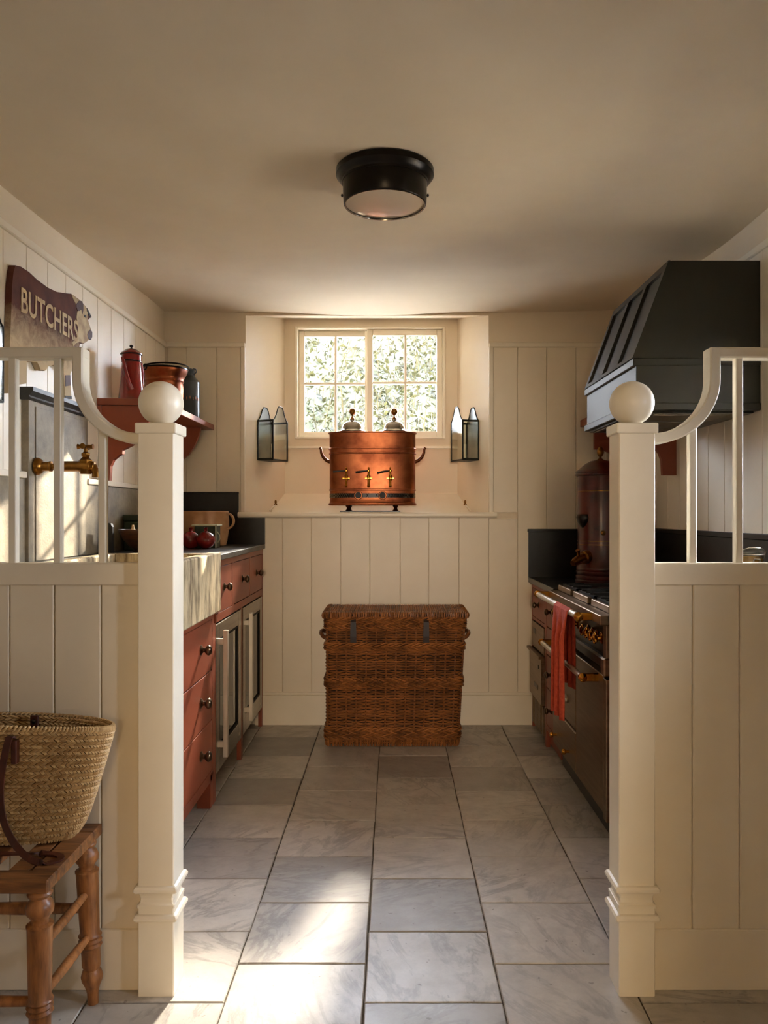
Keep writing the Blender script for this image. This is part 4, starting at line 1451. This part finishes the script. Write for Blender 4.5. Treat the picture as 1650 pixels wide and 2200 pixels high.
# lid
lx0, lx1, ly0, ly1 = hx0 - .012, hx1 + .050, hy0 - .014, hy1 + .008
zl = 0.735
lid = obj('lid', B(lx0 + .008, lx1 - .008, ly0 + .008, ly1 - .008, zl - .010, zl + .010), 'wicker_gap_shade', t)  # dark slab stands for the shade under the lid weave
V, Fc = [], []
n = 66
for i in range(n):
    x = lx0 + .006 + (lx1 - lx0 - .012) * i / (n - 1)
    pts = []
    for q in range(33):
        y = ly0 + .004 + (ly1 - ly0 - .008) * q / 32
        pts.append((x + random.uniform(-.001, .001), y, zl + .013 + .0042 * math.sin(PI * q / 2 * 1.0 + (i % 2) * PI)))
    open_tube(V, Fc, pts, .0046, 5)
for i in range(17):
    y = ly0 + .012 + (ly1 - ly0 - .024) * i / 16
    open_tube(V, Fc, [(lx0 + .004 + (lx1 - lx0 - .008) * q / 8, y, zl + .0125) for q in range(9)], .0042, 5)
lw_ = pyobj('lid_weave', V, Fc, 'wicker', lid)
lw_['kind'] = 'stuff'
V, Fc = [], []


def lid_edge(u0, u1, fn, cnt):
    for i in range(cnt):
        x, y, ox, oy = fn((i + .5) / cnt)
        j = random.uniform(-.002, .002)
        open_tube(V, Fc, [(x - ox * .020, y - oy * .020, zl + .019), (x + ox * .001, y + oy * .001, zl + .016), (x + ox * .005 + j, y + oy * .005, zl + .002), (x - ox * .001 + 2 * j, y - oy * .001, zl - .014)], random.uniform(.0040, .0052), 5)


lid_edge(0, 1, lambda u: (lx0 + (lx1 - lx0) * u, ly0, 0, -1), 84)
lid_edge(0, 1, lambda u: (lx0 + (lx1 - lx0) * u, ly1, 0, 1), 84)
lid_edge(0, 1, lambda u: (lx0, ly0 + (ly1 - ly0) * u, -1, 0), 40)
lid_edge(0, 1, lambda u: (lx1, ly0 + (ly1 - ly0) * u, 1, 0), 40)
le_ = pyobj('lid_border', V, Fc, 'wicker', lid)
le_['kind'] = 'stuff'
for xx in (-0.228, 0.178):
    yy = perim(0, .65, .020)[1] - .002
    bm = bmesh.new()
    rings(bm, [[(xx - .014, yy + .012, .722), (xx + .014, yy + .012, .722), (xx + .014, yy + .017, .722), (xx - .014, yy + .017, .722)],
               [(xx - .015, yy - .001, .700), (xx + .015, yy - .001, .700), (xx + .015, yy + .005, .700), (xx - .015, yy + .005, .700)],
               [(xx - .017, yy + .001, .62), (xx + .017, yy + .001, .62), (xx + .017, yy + .006, .62), (xx - .017, yy + .006, .62)],
               [(xx - .017, yy + .006, .585), (xx + .017, yy + .006, .585), (xx + .017, yy + .010, .585), (xx - .017, yy + .010, .585)]])
    obj('leather_strap', bm, 'leather_dark', t)
for sg in (-1, 1):
    xx = perim(.5 * HW / (HW + HD) if False else 0, .61)[0]
    ex = (cxh + .015) + sg * (HW * 1.028 + .004)
    bm = bmesh.new()
    rr_ = .011
    tube(bm, [(ex - sg * .004, cyh - .10, .590), (ex + sg * .022, cyh - .095, .604), (ex + sg * .036, cyh - .06, .616), (ex + sg * .040, cyh, .620), (ex + sg * .036, cyh + .06, .616), (ex + sg * .022, cyh + .095, .604), (ex - sg * .004, cyh + .10, .590)], rr_, 10)
    obj('handle', bm, 'wicker_stake', t, True)

# ------------------------------------------------------------------ right run: counter, cabinet, appliance
GX = 0.849
t = thing('drawer_cabinet', 'terracotta painted cabinet with narrow drawers between back wall and range', 'cabinet', (1.14, 4.5, 0))
bm = bmesh.new()
box(bm, GX + .022, XR - .002, 4.125, 4.46, 0.02, 0.878)
box(bm, GX + .022, XR - .002, 4.46, 4.882, 0.655, 0.878)
box(bm, GX, GX + .022, 4.125, 4.885, 0.853, 0.880)
for a, b, c in ((4.125, 4.15, .13), (4.418, 4.462, 0), (4.855, 4.885, 0)):
    box(bm, GX, GX + .022, a, b, c, 0.853)
box(bm, GX, GX + .022, 4.15, 4.418, 0.10, 0.13)
box(bm, GX, GX + .022, 4.462, 4.855, 0.660, 0.678)
obj('carcass', bm, 'terracotta', t)
for z0, z1, kz in ((0.132, .335, .235), (.338, .52, .43), (.523, .675, None), (.678, .850, .77)):
    dr = obj('drawer', B(GX + .001, GX + .020, 4.152, 4.416, z0, z1 - .003, bev=.0015), 'terracotta', t)
    if kz:
        knob(dr, GX + .002, 4.285, kz, -1, k=.9)
dr = obj('drawer', B(GX + .001, GX + .020, 4.465, 4.852, .681, .850, bev=.0015), 'terracotta', t)
knob(dr, GX + .002, 4.66, .765, -1, k=.9)
t = thing('ice_maker', 'steel undercounter appliance with vented base beside the back wall', 'appliance', (1.1, 4.66, 0))
obj('body', B(GX + .012, XR - .05, 4.468, 4.85, 0.03, 0.655), 'range_dark', t)
obj('control_panel', B(GX - .004, GX + .012, 4.468, 4.852, .50, .652, bev=.002), 'range_steel', t)
obj('maker_plate', B(GX - .006, GX - .003, 4.72, 4.80, .585, .615), 'range_dark', t)
dr = obj('door', B(GX - .018, GX + .008, 4.468, 4.856, .215, .492, bev=.003), 'range_steel', t)
obj('door_grip', B(GX - .034, GX - .010, 4.468, 4.870, .480, .494, bev=.002), 'range_steel', dr)
obj('badge', B(GX - .0195, GX - .017, 4.58, 4.70, .285, .310), 'range_dark', dr)
obj('lock', lathe(bmesh.new(), [(.012, 0), (.012, .003)], (GX - .018, 4.56, .42), 12, '-X'), 'range_dark', dr)
bm = bmesh.new()
for k in range(8):
    box(bm, GX - .006, GX + .010, 4.49 + .046 * k, 4.505 + .046 * k, .04, .205)
vg = obj('vent_grille', bm, 'range_steel', t)

o = obj('black_worktop', B(0.828, XR - .001, 4.125, YB - .001, 0.880, 0.912, bev=.003), 'black_stone')
tag(o, 'polished black stone worktop in the corner under the burgundy urn', 'worktop')
o = obj('black_worktop', B(0.828, XR - .001, 2.22, 3.06, 0.880, 0.912, bev=.003), 'black_stone')
tag(o, 'polished black stone worktop between the partition and the range cooker', 'worktop')
t = thing('base_cabinet', 'terracotta base cabinet between the partition and the range cooker', 'cabinet', (1.14, 2.64, 0))
obj('carcass', B(GX + .02, XR - .002, 2.225, 3.055, 0.06, 0.880), 'terracotta', t)
obj('plinth', B(GX + .06, XR - .02, 2.225, 3.055, 0, 0.06), 'terracotta', t)
for a, b in ((2.235, 2.635), (2.645, 3.045)):
    dr = obj('door', B(GX, GX + .020, a, b, .075, .870, bev=.002), 'terracotta', t)
    knob(dr, GX + .001, (b - .05) if a < 2.5 else a + .05, .6, -1)
bm = B(XR - .018, XR - .0005, 2.22, YB - .0005, .912, 1.200, bev=.001)
box(bm, XR - .024, XR - .0005, 2.22, YB - .0005, 1.200, 1.224, bev=.003)
o = obj('black_upstand', bm, 'black_stone')
tag(o, 'long black slate upstand on the boarded wall below the hood', 'upstand')
bm = B(0.828, XR - .019, YB - .018, YB - .0005, .912, 1.192, bev=.001)
box(bm, 0.822, XR - .019, YB - .024, YB - .0005, 1.192, 1.210, bev=.002)
o = obj('black_upstand', bm, 'black_stone')
tag(o, 'short black slate upstand on the back wall behind the burgundy urn', 'upstand')

# ------------------------------------------------------------------ range cooker
RXF = 0.830
ya, yb, ym = 3.075, 4.118, 3.60
t = thing('range_cooker', 'wide steel range cooker with brass fittings and gas hob under the hood', 'range cooker', (1.13, 3.6, 0))
obj('carcass', B(RXF + .035, XR - .03, ya, yb, 0.10, 0.895), 'range_dark', t)
obj('plinth', B(RXF + .045, XR - .04, ya + .005, yb - .005, 0, 0.10), 'range_dark', t)
bm = B(RXF - .030, XR - .03, ya - .004, yb + .002, .868, .906, bev=.003)
obj('hob_top', bm, 'range_steel', t)
obj('hob_well', B(RXF + .03, XR - .06, ya + .03, yb - .03, .906, .910), 'cast_iron', t)
obj('control_panel', B(RXF + .010, RXF + .035, ya + .05, yb, .735, .868), 'range_dark', t)
obj('corner_post', B(RXF - .006, RXF + .040, ya, ya + .048, .738, .868, bev=.002), 'range_steel', t)
obj('corner_post', B(RXF - .016, RXF + .040, ya - .002, ya + .052, .668, .738, bev=.006), 'range_steel', t)
obj('corner_post', B(RXF - .006, RXF + .040, ya, ya + .048, .10, .655, bev=.002), 'range_steel', t)
obj('cornice', B(RXF - .012, RXF + .040, ya + .052, yb, .690, .737, bev=.008), 'range_dark', t)
d1 = obj('oven_door', B(RXF - .004, RXF + .034, ya + .052, ym - .003, .118, .662, bev=.003), 'range_steel', t)
d2 = obj('oven_door', B(RXF - .004, RXF + .034, ym + .003, yb - .004, .314, .662, bev=.003), 'range_steel', t)
d3 = obj('warming_drawer', B(RXF - .004, RXF + .034, ym + .003, yb - .004, .118, .308, bev=.003), 'range_steel', t)
obj('drawer_edge', B(RXF - .007, RXF - .003, ym + .003, yb - .004, .300, .308), 'steel_bright', d3)
for y in (3.74, 4.03):
    kn = lathe(bmesh.new(), [(.006, 0), (.006, .016), (.012, .018), (.014, .026), (.010, .034), (.001, .036)], (RXF - .004, y, .178), 16, '-X')
    obj('drawer_knob', kn, 'brass_bright', d3, True)
tm = lathe(bmesh.new(), [(.030, 0), (.031, .006), (.026, .012), (.0, .013)], (RXF - .004, 3.86, .545), 24, '-X')
obj('door_dial', lathe(bmesh.new(), [(.020, 0), (.021, .006), (.017, .014), (.006, .018)], (RXF - .004, 3.80, .415), 24, '-X'), 'steel_bright', d2, True)
tm.free()
for y in (3.20, 3.27, 3.345, 3.42, 3.62, 3.72, 3.82, 3.92, 4.02):
    bm = lathe(bmesh.new(), [(.024, 0), (.024, .004), (.012, .008), (.010, .020), (.015, .024), (.016, .034), (.010, .040), (.001, .041)], (RXF + .010, y, .800), 18, '-X')
    for a in range(4):
        q = a * PI / 2 + .4
        sphere(bm, (RXF - .018, y + .020 * math.cos(q), .800 + .020 * math.sin(q)), .0075, 10)
    obj('control_knob', bm, 'brass_bright', t, True)


def rail(z, xr, y0, y1, rad):
    bm = tube(bmesh.new(), [(xr, y0 + .02, z), (xr, y1 - .02, z)], rad, 18)
    rl = obj('towel_rail', bm, 'steel_bright', t, True)
    for s_, y in ((-1, y0), (1, y1)):
        bm = lathe(bmesh.new(), [(rad + .003, 0), (rad + .006, .004), (rad + .006, .016), (rad + .002, .020), (rad * .7, .026), (.004, .030)], (xr, y + .012 * -s_, z), 18, 'Y' if s_ > 0 else '-Y')
        obj('rail_end', bm, 'brass_bright', rl, True)
    for s_, y in ((-1, y0 + .006), (1, y1 - .014)):
        bm = bmesh.new()
        box(bm, xr, RXF + .012, y - .008, y + .008, z - .016, z + .016, bev=.003)
        obj('rail_bracket', bm, 'brass_bright', rl)


rail(.886, .745, 3.20, 4.105, .0135)
rail(.640, .762, 3.20, 4.09, .012)
for y0 in (3.12, 3.46, 3.80):
    bm = bmesh.new()
    y1 = y0 + .300
    xa, xb = RXF + .045, XR - .075
    for y in (y0, y1 - .014):
        box(bm, xa, xb, y, y + .014, .926, .942)
    for x in (xa, (xa + xb) / 2 - .007, xb - .014):
        box(bm, x, x + .014, y0, y1, .926, .942)
    for k in range(3):
        y = y0 + .07 + .08 * k
        for x in (xa, xb - .06):
            box(bm, x, x + .09, y - .005, y + .005, .930, .950)
    for x in (xa, xb - .014):
        for y in (y0, y1 - .014):
            box(bm, x, x + .014, y, y + .014, .908, .930)
    gt = obj('pan_support', bm, 'cast_iron', t)
    bm = bmesh.new()
    box(bm, RXF + .018, RXF + .038, y0 + .01, y1 - .01, .908, .936, bev=.003)
    obj('support_rest', bm, 'range_steel', gt)
    for x in (xa + .13, xb - .13):
        bm = lathe(bmesh.new(), [(.050, 0), (.052, .010), (.040, .016), (.030, .016), (.030, .022), (.002, .024)], (x, (y0 + y1) / 2, .908), 20)
        obj('burner', bm, 'cast_iron', gt, True)

# tea towel over the upper rail
V, Fc = [], []
nu, nv = 26, 40
xr, zr = .745, .886
yA, yB = 3.335, 3.610
front, back = 0.49, 0.36
path = []
for i in range(nv + 1):
    s_ = -front + (front + back) * i / nv
    path.append(s_)
for i, s_ in enumerate(path):
    for k in range(nu + 1):
        u = k / nu
        y = yA + (yB - yA) * u
        R_ = .0165
        if abs(s_) < R_ * PI / 2:
            a = s_ / R_
            x, z = xr + R_ * math.sin(a), zr + R_ * math.cos(a)
            hang = 0
        else:
            hang = abs(s_) - R_ * PI / 2
            x = xr + (R_ if s_ > 0 else -R_)
            z = zr - hang
        fold = min(1, hang / .12)
        yy = y + (0.5 - u) * .10 * fold * (0.5 if s_ < 0 else .8)
        dxx = .011 * fold * math.sin(u * 13 + .5) + .006 * fold * math.sin(u * 29 + s_ * 4)
        x += dxx * (-1 if s_ < 0 else .6) - (.006 * fold if s_ < 0 else -.004 * fold)
        if s_ < 0:
            z += .035 * (u) * min(1, hang / front) * -0.3 + .03 * min(1, hang / front) * (1 - u) * 0.0
        V.append((x, yy, z))
W_ = nu + 1
for i in range(nv):
    for k in range(nu):
        Fc.append((i * W_ + k, i * W_ + k + 1, (i + 1) * W_ + k + 1, (i + 1) * W_ + k))
o = pyobj('tea_towel', V, Fc, 'linen_red')
sm = o.modifiers.new('thickness', 'SOLIDIFY')
sm.thickness = .003
sm.offset = 0
tag(o, 'rust red linen tea towel draped over the range rail', 'tea towel')

# ------------------------------------------------------------------ extractor hood
t = thing('cooker_hood', 'large black tapered extractor hood on the wall above the range', 'cooker hood', (1.2, 3.5, 1.71))
h0, h1 = 3.107, 3.90
obj('upper_body', prism(bmesh.new(), [(XR - .001, 1.91), (.948, 1.91), (1.092, 2.298), (XR - .001, 2.298)], 'Y', h0 + .004, h1 - .004), 'hood_black', t)
obj('lower_box', B(.950, XR - .001, h0, h1, 1.735, 1.885, bev=.002), 'hood_black', t)
obj('upper_moulding', B(.938, XR - .001, h0 - .003, h1 + .003, 1.883, 1.913, bev=.003), 'hood_black', t)
obj('lower_moulding', B(.938, XR - .001, h0 - .006, h1 + .006, 1.708, 1.738, bev=.003), 'hood_black', t)
sl = (1.092 - .948) / (2.298 - 1.91)


def batten(y0, y1, z0, z1, th=.012):
    a, b = .948 + (z0 - 1.91) * sl, .948 + (z1 - 1.91) * sl
    return prism(bmesh.new(), [(a + .002, z0), (b + .002, z1), (b - th, z1 + .004), (a - th, z0 + .004)], 'Y', y0, y1)


for y in (h0 + .004, 3.345, 3.595, h1 - .046):
    obj('batten', batten(y, y + .042, 1.912, 2.296), 'hood_black', t)
obj('batten', batten(h0 + .046, h1 - .046, 2.262, 2.296), 'hood_black', t)
obj('batten', batten(h0 + .046, h1 - .046, 1.912, 1.930), 'hood_black', t)
bm = B(.958, XR - .02, h0 + .02, h1 - .02, 1.700, 1.709)
obj('underside_panel', bm, 'range_dark', t)
for y0 in (3.16, 3.42, 3.68):
    bm = bmesh.new()
    for k in range(14):
        box(bm, 1.04, 1.34, y0 + .014 * k, y0 + .014 * k + .007, 1.694, 1.702)
    box(bm, 1.03, 1.35, y0 - .008, y0 + .200, 1.698, 1.704)
    obj('baffle_filter', bm, 'hood_filter', t)
obj('front_light_strip', B(.975, .995, h0 + .05, h1 - .05, 1.696, 1.701), 'steel', t)

# ------------------------------------------------------------------ burgundy urn and glass jar
cx, cy, z0 = 1.172, 4.50, 0.912
t = thing('tole_urn', 'tall burgundy painted metal urn with brass spigot on the black worktop', 'urn', (cx, cy, z0))
pr = [(.138, 0), (.141, .006), (.141, .018), (.136, .022), (.138, .030), (.138, .042), (.133, .046), (.136, .054), (.136, .066), (.131, .070), (.133, .078), (.133, .090), (.128, .096), (.126, .25), (.126, .60), (.124, .61)]
obj('body', lathe(bmesh.new(), pr, (cx, cy, z0), 48), 'toleware_red', t, True)
for z in (.215, .235, .515):
    obj('brass_band', lathe(bmesh.new(), [(.124, z), (.1278, z + .001), (.1278, z + .005), (.124, z + .006)], (cx, cy, z0), 48), 'brass', t, True)
ld = obj('lid', lathe(bmesh.new(), [(.126, .604), (.138, .608), (.140, .614), (.136, .620), (.139, .626), (.137, .632), (.124, .640), (.085, .674), (.055, .690), (.024, .696)], (cx, cy, z0), 48), 'toleware_red', t, True)
obj('finial', lathe(bmesh.new(), [(.024, .694), (.018, .700), (.008, .706), (.007, .714), (.014, .722), (.020, .736), (.020, .750), (.014, .764), (.006, .772), (.001, .774)], (cx, cy, z0), 24), 'brass', ld, True)
a = math.radians(218)
dv = Vector((math.cos(a), math.sin(a), 0))
c0 = Vector((cx, cy, z0)) + dv * .118
tube_ = bmesh.new()
tube(tube_, [c0 + Vector((0, 0, .150)), c0 + dv * .030 + Vector((0, 0, .146)), c0 + dv * .034 + Vector((0, 0, .146)), c0 + dv * .075 + Vector((0, 0, .136)), c0 + dv * .105 + Vector((0, 0, .126)), c0 + dv * .125 + Vector((0, 0, .118))], [.040, .036, .026, .026, .022, .016], 18)
sp = obj('spigot', tube_, 'brass', t, True)
obj('spigot_key', tube(bmesh.new(), [c0 + dv * .075 + Vector((0, 0, .140)), c0 + dv * .075 + Vector((0, 0, .178)), c0 + dv * .082 + Vector((0, 0, .190))], [.009, .009, .014], 12), 'brass', sp, True)
a2 = math.radians(205)
d2v = Vector((math.cos(a2), math.sin(a2), 0))
c1 = Vector((cx, cy, z0)) + d2v * .120
n2v = Vector((-d2v.y, d2v.x, 0))
rs = []
for z, r_ in ((.388, .030), (.372, .036), (.345, .030), (.322, .016), (.312, .006)):
    ring_ = []
    for i in range(17):
        q = -PI / 2 + PI * i / 16
        ring_.append(c1 + n2v * r_ * 1.25 * math.sin(q) + d2v * r_ * math.cos(q) + Vector((0, 0, z)))
    rs.append(ring_)
obj('handle_cup', rings(bmesh.new(), rs, closed=True), 'enamel_black', t, True)
obj('keyhole_plate', lathe(bmesh.new(), [(.014, 0), (.014, .004), (.004, .008)], Vector((cx, cy, z0)) + Vector((math.cos(math.radians(262)), math.sin(math.radians(262)), 0)) * .124 + Vector((0, 0, .285)), 14, '-Y'), 'brass', t, True)

cx, cy = 1.318, 2.925
t = thing('glass_jar', 'clip-top glass storage jar of amber contents on the black worktop', 'jar', (cx, cy, z0))
obj('jar_body', lathe(bmesh.new(), [(.040, 0), (.046, .004), (.047, .225), (.043, .238), (.041, .243), (.039, .243), (.040, .236), (.044, .222), (.043, .006), (.02, .005)], (cx, cy, z0), 28), 'lantern_glass', t, True)
obj('contents', lathe(bmesh.new(), [(.036, .008), (.041, .012), (.041, .222), (.034, .232), (.001, .235)], (cx, cy, z0), 24), 'pasta', t, True)
obj('glass_lid', lathe(bmesh.new(), [(.041, .244), (.043, .246), (.042, .254), (.030, .260), (.010, .263), (.001, .263)], (cx, cy, z0), 28), 'lantern_glass', t, True)
bm = bmesh.new()
tube(bm, [(cx + .047 * math.cos(q), cy + .047 * math.sin(q), z0 + .240) for q in [2 * PI * i / 24 for i in range(25)]], .0022, 6)
tube(bm, [(cx - .047, cy - .004, z0 + .21), (cx - .055, cy - .008, z0 + .23), (cx - .050, cy - .01, z0 + .250), (cx - .02, cy - .03, z0 + .265), (cx + .02, cy - .03, z0 + .265), (cx + .050, cy - .01, z0 + .250), (cx + .047, cy, z0 + .21)], .0025, 6)
tube(bm, [(cx - .020, cy - .044, z0 + .19), (cx - .010, cy - .052, z0 + .225), (cx + .010, cy - .052, z0 + .225), (cx + .014, cy - .046, z0 + .19)], .0025, 6)
obj('wire_clasp', bm, 'steel_bright', t, True)

# ------------------------------------------------------------------ chair with straw basket
SX0, SX1, SY0, SY1, SZ = -1.185, -0.785, 1.790, 2.128, 0.470
t = thing('wooden_chair', 'old wooden chair with slatted seat and turned legs carrying the straw basket', 'chair', ((SX0 + SX1) / 2, (SY0 + SY1) / 2, 0))
th = .030
obj('seat_rail', B(SX1 - .062, SX1, SY0 + .058, SY1 - .06, SZ - th, SZ, bev=.003), 'oak_seat', t)
obj('seat_rail', B(SX0, SX0 + .062, SY0 + .058, SY1 - .06, SZ - th, SZ, bev=.003), 'oak_seat', t)
obj('seat_rail', B(SX0, SX1, SY0, SY0 + .058, SZ - th, SZ, bev=.003), 'oak_seat', t)
obj('seat_rail', B(SX0, SX1, SY1 - .060, SY1, SZ - th, SZ, bev=.003), 'oak_seat', t)
for xa in (-.905, -1.005, -1.105):
    obj('seat_slat', B(xa, xa + .050, SY0 + .056, SY1 - .058, SZ - .020, SZ - .004, bev=.002), 'oak_seat', t)
LP = [(.014, 0), (.015, .03), (.017, .040), (.020, .050), (.026, .062), (.028, .074), (.024, .088), (.020, .094), (.024, .102), (.024, .12), (.0245, .150), (.030, .158), (.0245, .164), (.030, .171), (.0245, .177), (.030, .184), (.025, .190),
      (.0265, .25), (.028, .33), (.0285, .352), (.030, .354), (.030, .358), (.020, .362), (.019, .368), (.022, .376), (.030, .386), (.0315, .398), (.027, .410), (.020, .416), (.019, .420), (.026, .424), (.028, .430), (.024, .436), (.021, .441)]
legs = {}
for nm, x, y, dx, dy in (('a', SX1 - .030, SY0 + .030, 0, 0), ('b', SX1 - .032, SY1 - .034, .016, .012), ('c', SX0 + .030, SY0 + .030, 0, 0), ('d', SX0 + .032, SY1 - .034, -.010, .012)):
    bm = lathe(bmesh.new(), LP, (x, y, 0), 24)
    for v in bm.verts:
        k = 1 - v.co.z / .44
        v.co.x += dx * k
        v.co.y += dy * k
    obj('leg', bm, 'oak', t, True)
    legs[nm] = (x, y, dx, dy)


def lp(nm, z):
    x, y, dx, dy = legs[nm]
    k = 1 - z / .44
    return Vector((x + dx * k, y + dy * k, z))


def stretcher(a, b, za, zb, r0, r1):
    p, q = lp(a, za), lp(b, zb)
    obj('stretcher', tube(bmesh.new(), [p, p.lerp(q, .2), p.lerp(q, .5), p.lerp(q, .8), q], [r0, (r0 + r1) / 2, r1, (r0 + r1) / 2, r0], 12), 'oak', t, True)


stretcher('a', 'b', .300, .300, .009, .012)
stretcher('a', 'b', .185, .185, .009, .0125)
stretcher('c', 'd', .300, .300, .009, .012)
stretcher('c', 'd', .185, .185, .009, .0125)
stretcher('b', 'd', .255, .255, .011, .017)
stretcher('a', 'c', .180, .180, .011, .013)
for y in (SY0 + .030, SY1 - .034):
    obj('back_post', tube(bmesh.new(), [(SX0 + .022, y, SZ - .002), (SX0 + .012, y, SZ + .15), (SX0 - .02, y, SZ + .30), (SX0 - .06, y, SZ + .43)], [.018, .016, .016, .013], 14), 'oak', t, True)
for z0_, z1_, xo in ((.16, .20, .010), (.36, .43, -.042)):
    obj('back_rail', B(SX0 + xo - .009, SX0 + xo + .009, SY0 + .02, SY1 - .02, SZ + z0_, SZ + z1_, bev=.004), 'oak', t)

# straw basket
bx, by, bz = -1.020, 2.040, SZ
t = thing('straw_basket', 'woven straw market basket with brown leather handles on the wooden chair', 'basket', (bx, by, bz))


def bag(u, v):
    """u angle 0..1, v height 0..1 -> point and outward normal"""
    a = 2 * PI * u
    v = max(0.0, v)
    w = .205 + (.294 - .205) * (v ** .85) - .018 * math.exp(-v * 14)
    d = .074 + (.098 - .074) * v - .018 * math.exp(-v * 14)
    e = 0.9
    c, s_ = math.cos(a), math.sin(a)
    droop = v * (.016 * max(0.0, -s_) - .010 * max(c, 0.0))
    return Vector((bx + w * math.copysign(abs(c) ** e, c), by + d * math.copysign(abs(s_) ** e, s_), bz + .002 + .288 * v + droop))


V, Fc = [], []
nU, nV = 96, 16
for j in range(nV + 1):
    for i in range(nU):
        p = bag(i / nU, j / nV)
        V.append((bx + (p.x - bx) * .985, by + (p.y - by) * .96, p.z))
for j in range(nV):
    for i in range(nU):
        k = (i + 1) % nU
        Fc.append((j * nU + i, j * nU + k, (j + 1) * nU + k, (j + 1) * nU + i))
Fc.append(tuple(range(nU))[::-1])
core = pyobj('basket_wall', V, Fc, 'straw_inner', t)
V, Fc = [], []
rows = 36
for j in range(rows):
    v0 = (j + .0) / rows
    v1 = (j + 1.0) / rows
    nst = 112
    sg = 1 if j % 2 else -1
    for i in range(nst):
        u0 = (i + random.uniform(-.08, .08)) / nst
        sh = sg * .55 / nst
        ln = .45 / nst
        for inner in ((0, 1) if v0 > .72 and 0.02 < u0 % 1 < .48 else (0,)):
            def pt(u, v, h):
                p = bag(u, min(v, 1.0))
                du = (bag(u + .004, min(v, 1)) - bag(u - .004, min(v, 1))).normalized()
                dvv = (bag(u, min(v + .02, 1.0)) - bag(u, min(v, 1.0) - .02)).normalized()
                nrm = du.cross(dvv).normalized()
                if inner:
                    nrm = -nrm
                    p = Vector((bx + (p.x - bx) * .97, by + (p.y - by) * .92, p.z))
                return p + nrm * h
            b0 = len(V)
            um, vm = u0, (v0 + v1) / 2
            ov = .12 / rows
            V += [pt(u0 - sh - ln, v0 - ov, .0002), pt(u0 - sh + ln, v0 - ov, .001), pt(u0 + sh + ln, v1 + ov, .001), pt(u0 + sh - ln, v1 + ov, .0002),
                  pt(um - ln * .3, vm - .16 / rows, .0064), pt(um + ln * .5, vm + .16 / rows, .0070)]
            Fc += [(b0, b0 + 1, b0 + 4), (b0 + 1, b0 + 5, b0 + 4), (b0 + 1, b0 + 2, b0 + 5), (b0 + 2, b0 + 3, b0 + 5), (b0 + 3, b0 + 4, b0 + 5), (b0 + 3, b0, b0 + 4)]
wv = pyobj('straw_plait', V, Fc, 'straw', t, smooth=True)
wv['kind'] = 'stuff'
V, Fc = [], []
for i in range(170):
    u = i / 170
    pts = []
    for q in range(5):
        a = -1.2 + 4.0 * q / 4
        p = bag(u + .0022 * q, 1.0)
        o_ = (p - Vector((bx, by, p.z)))
        o_.z = 0
        o_ = o_.normalized()
        pts.append(p + o_ * (.0045 * math.cos(a) - .002) + Vector((0, 0, .0075 * math.sin(a) - .002)))
    open_tube(V, Fc, pts, .0032, 5)
rm = pyobj('rim_binding', V, Fc, 'straw', t)
rm['kind'] = 'stuff'


def strap(pts, wv_, w=.016, th=.0022):
    rs = []
    P = [Vector(p) for p in pts]
    # smooth with Catmull-Rom
    Q = []
    for i in range(len(P) - 1):
        p0, p1, p2, p3 = P[max(i - 1, 0)], P[i], P[i + 1], P[min(i + 2, len(P) - 1)]
        for k in range(6):
            s_ = k / 6
            Q.append(0.5 * ((2 * p1) + (-p0 + p2) * s_ + (2 * p0 - 5 * p1 + 4 * p2 - p3) * s_ ** 2 + (-p0 + 3 * p1 - 3 * p2 + p3) * s_ ** 3))
    Q.append(P[-1])
    for i, p in enumerate(Q):
        tt = (Q[min(i + 1, len(Q) - 1)] - Q[max(i - 1, 0)]).normalized()
        f = i / (len(Q) - 1)
        wd = Vector(wv_[0]).lerp(Vector(wv_[1]), f)
        wd = (wd - tt * wd.dot(tt)).normalized()
        nr = tt.cross(wd)
        rs.append([p + wd * w / 2 + nr * th, p - wd * w / 2 + nr * th, p - wd * w / 2 - nr * th, p + wd * w / 2 - nr * th])
    return rings(bmesh.new(), rs)


yf = by - .100
hp = [(-.932, yf - .003, .752), (-.936, yf - .016, .756), (-.945, yf - .018, .72), (-.954, yf - .020, .66), (-.954, yf - .022, .60), (-.942, yf - .026, .55), (-.914, yf - .036, .508), (-.872, yf - .056, .482), (-.830, yf - .066, .4735), (-.802, yf - .046, .4730), (-.812, yf - .022, .4730), (-.85, yf - .012, .4735), (-.93, yf - .014, .4740), (-1.0, yf - .018, .4745), (-1.08, yf - .024, .480), (-1.14, yf - .022, .53), (-1.165, yf - .018, .62), (-1.160, yf - .012, .70), (-1.15, yf - .003, .745)]
h = obj('leather_handle', strap(hp, ((1, 0, 0), (1, 0, 0))), 'leather', t)
for px_ in (-.928, -1.150):
    obj('handle_tab', B(px_ - .007, px_ + .007, yf - .012, yf + .006, .690, .748, bev=.002), 'leather', h)
hb = obj('back_handle_tab', B(-.968, -.946, by + .062, by + .070, .715, .765, bev=.002), 'leather', t)
obj('rivet', lathe(bmesh.new(), [(.006, 0), (.006, .004), (.001, .006)], (-.957, by + .063, .750), 12, '-Y'), 'enamel_black', hb)
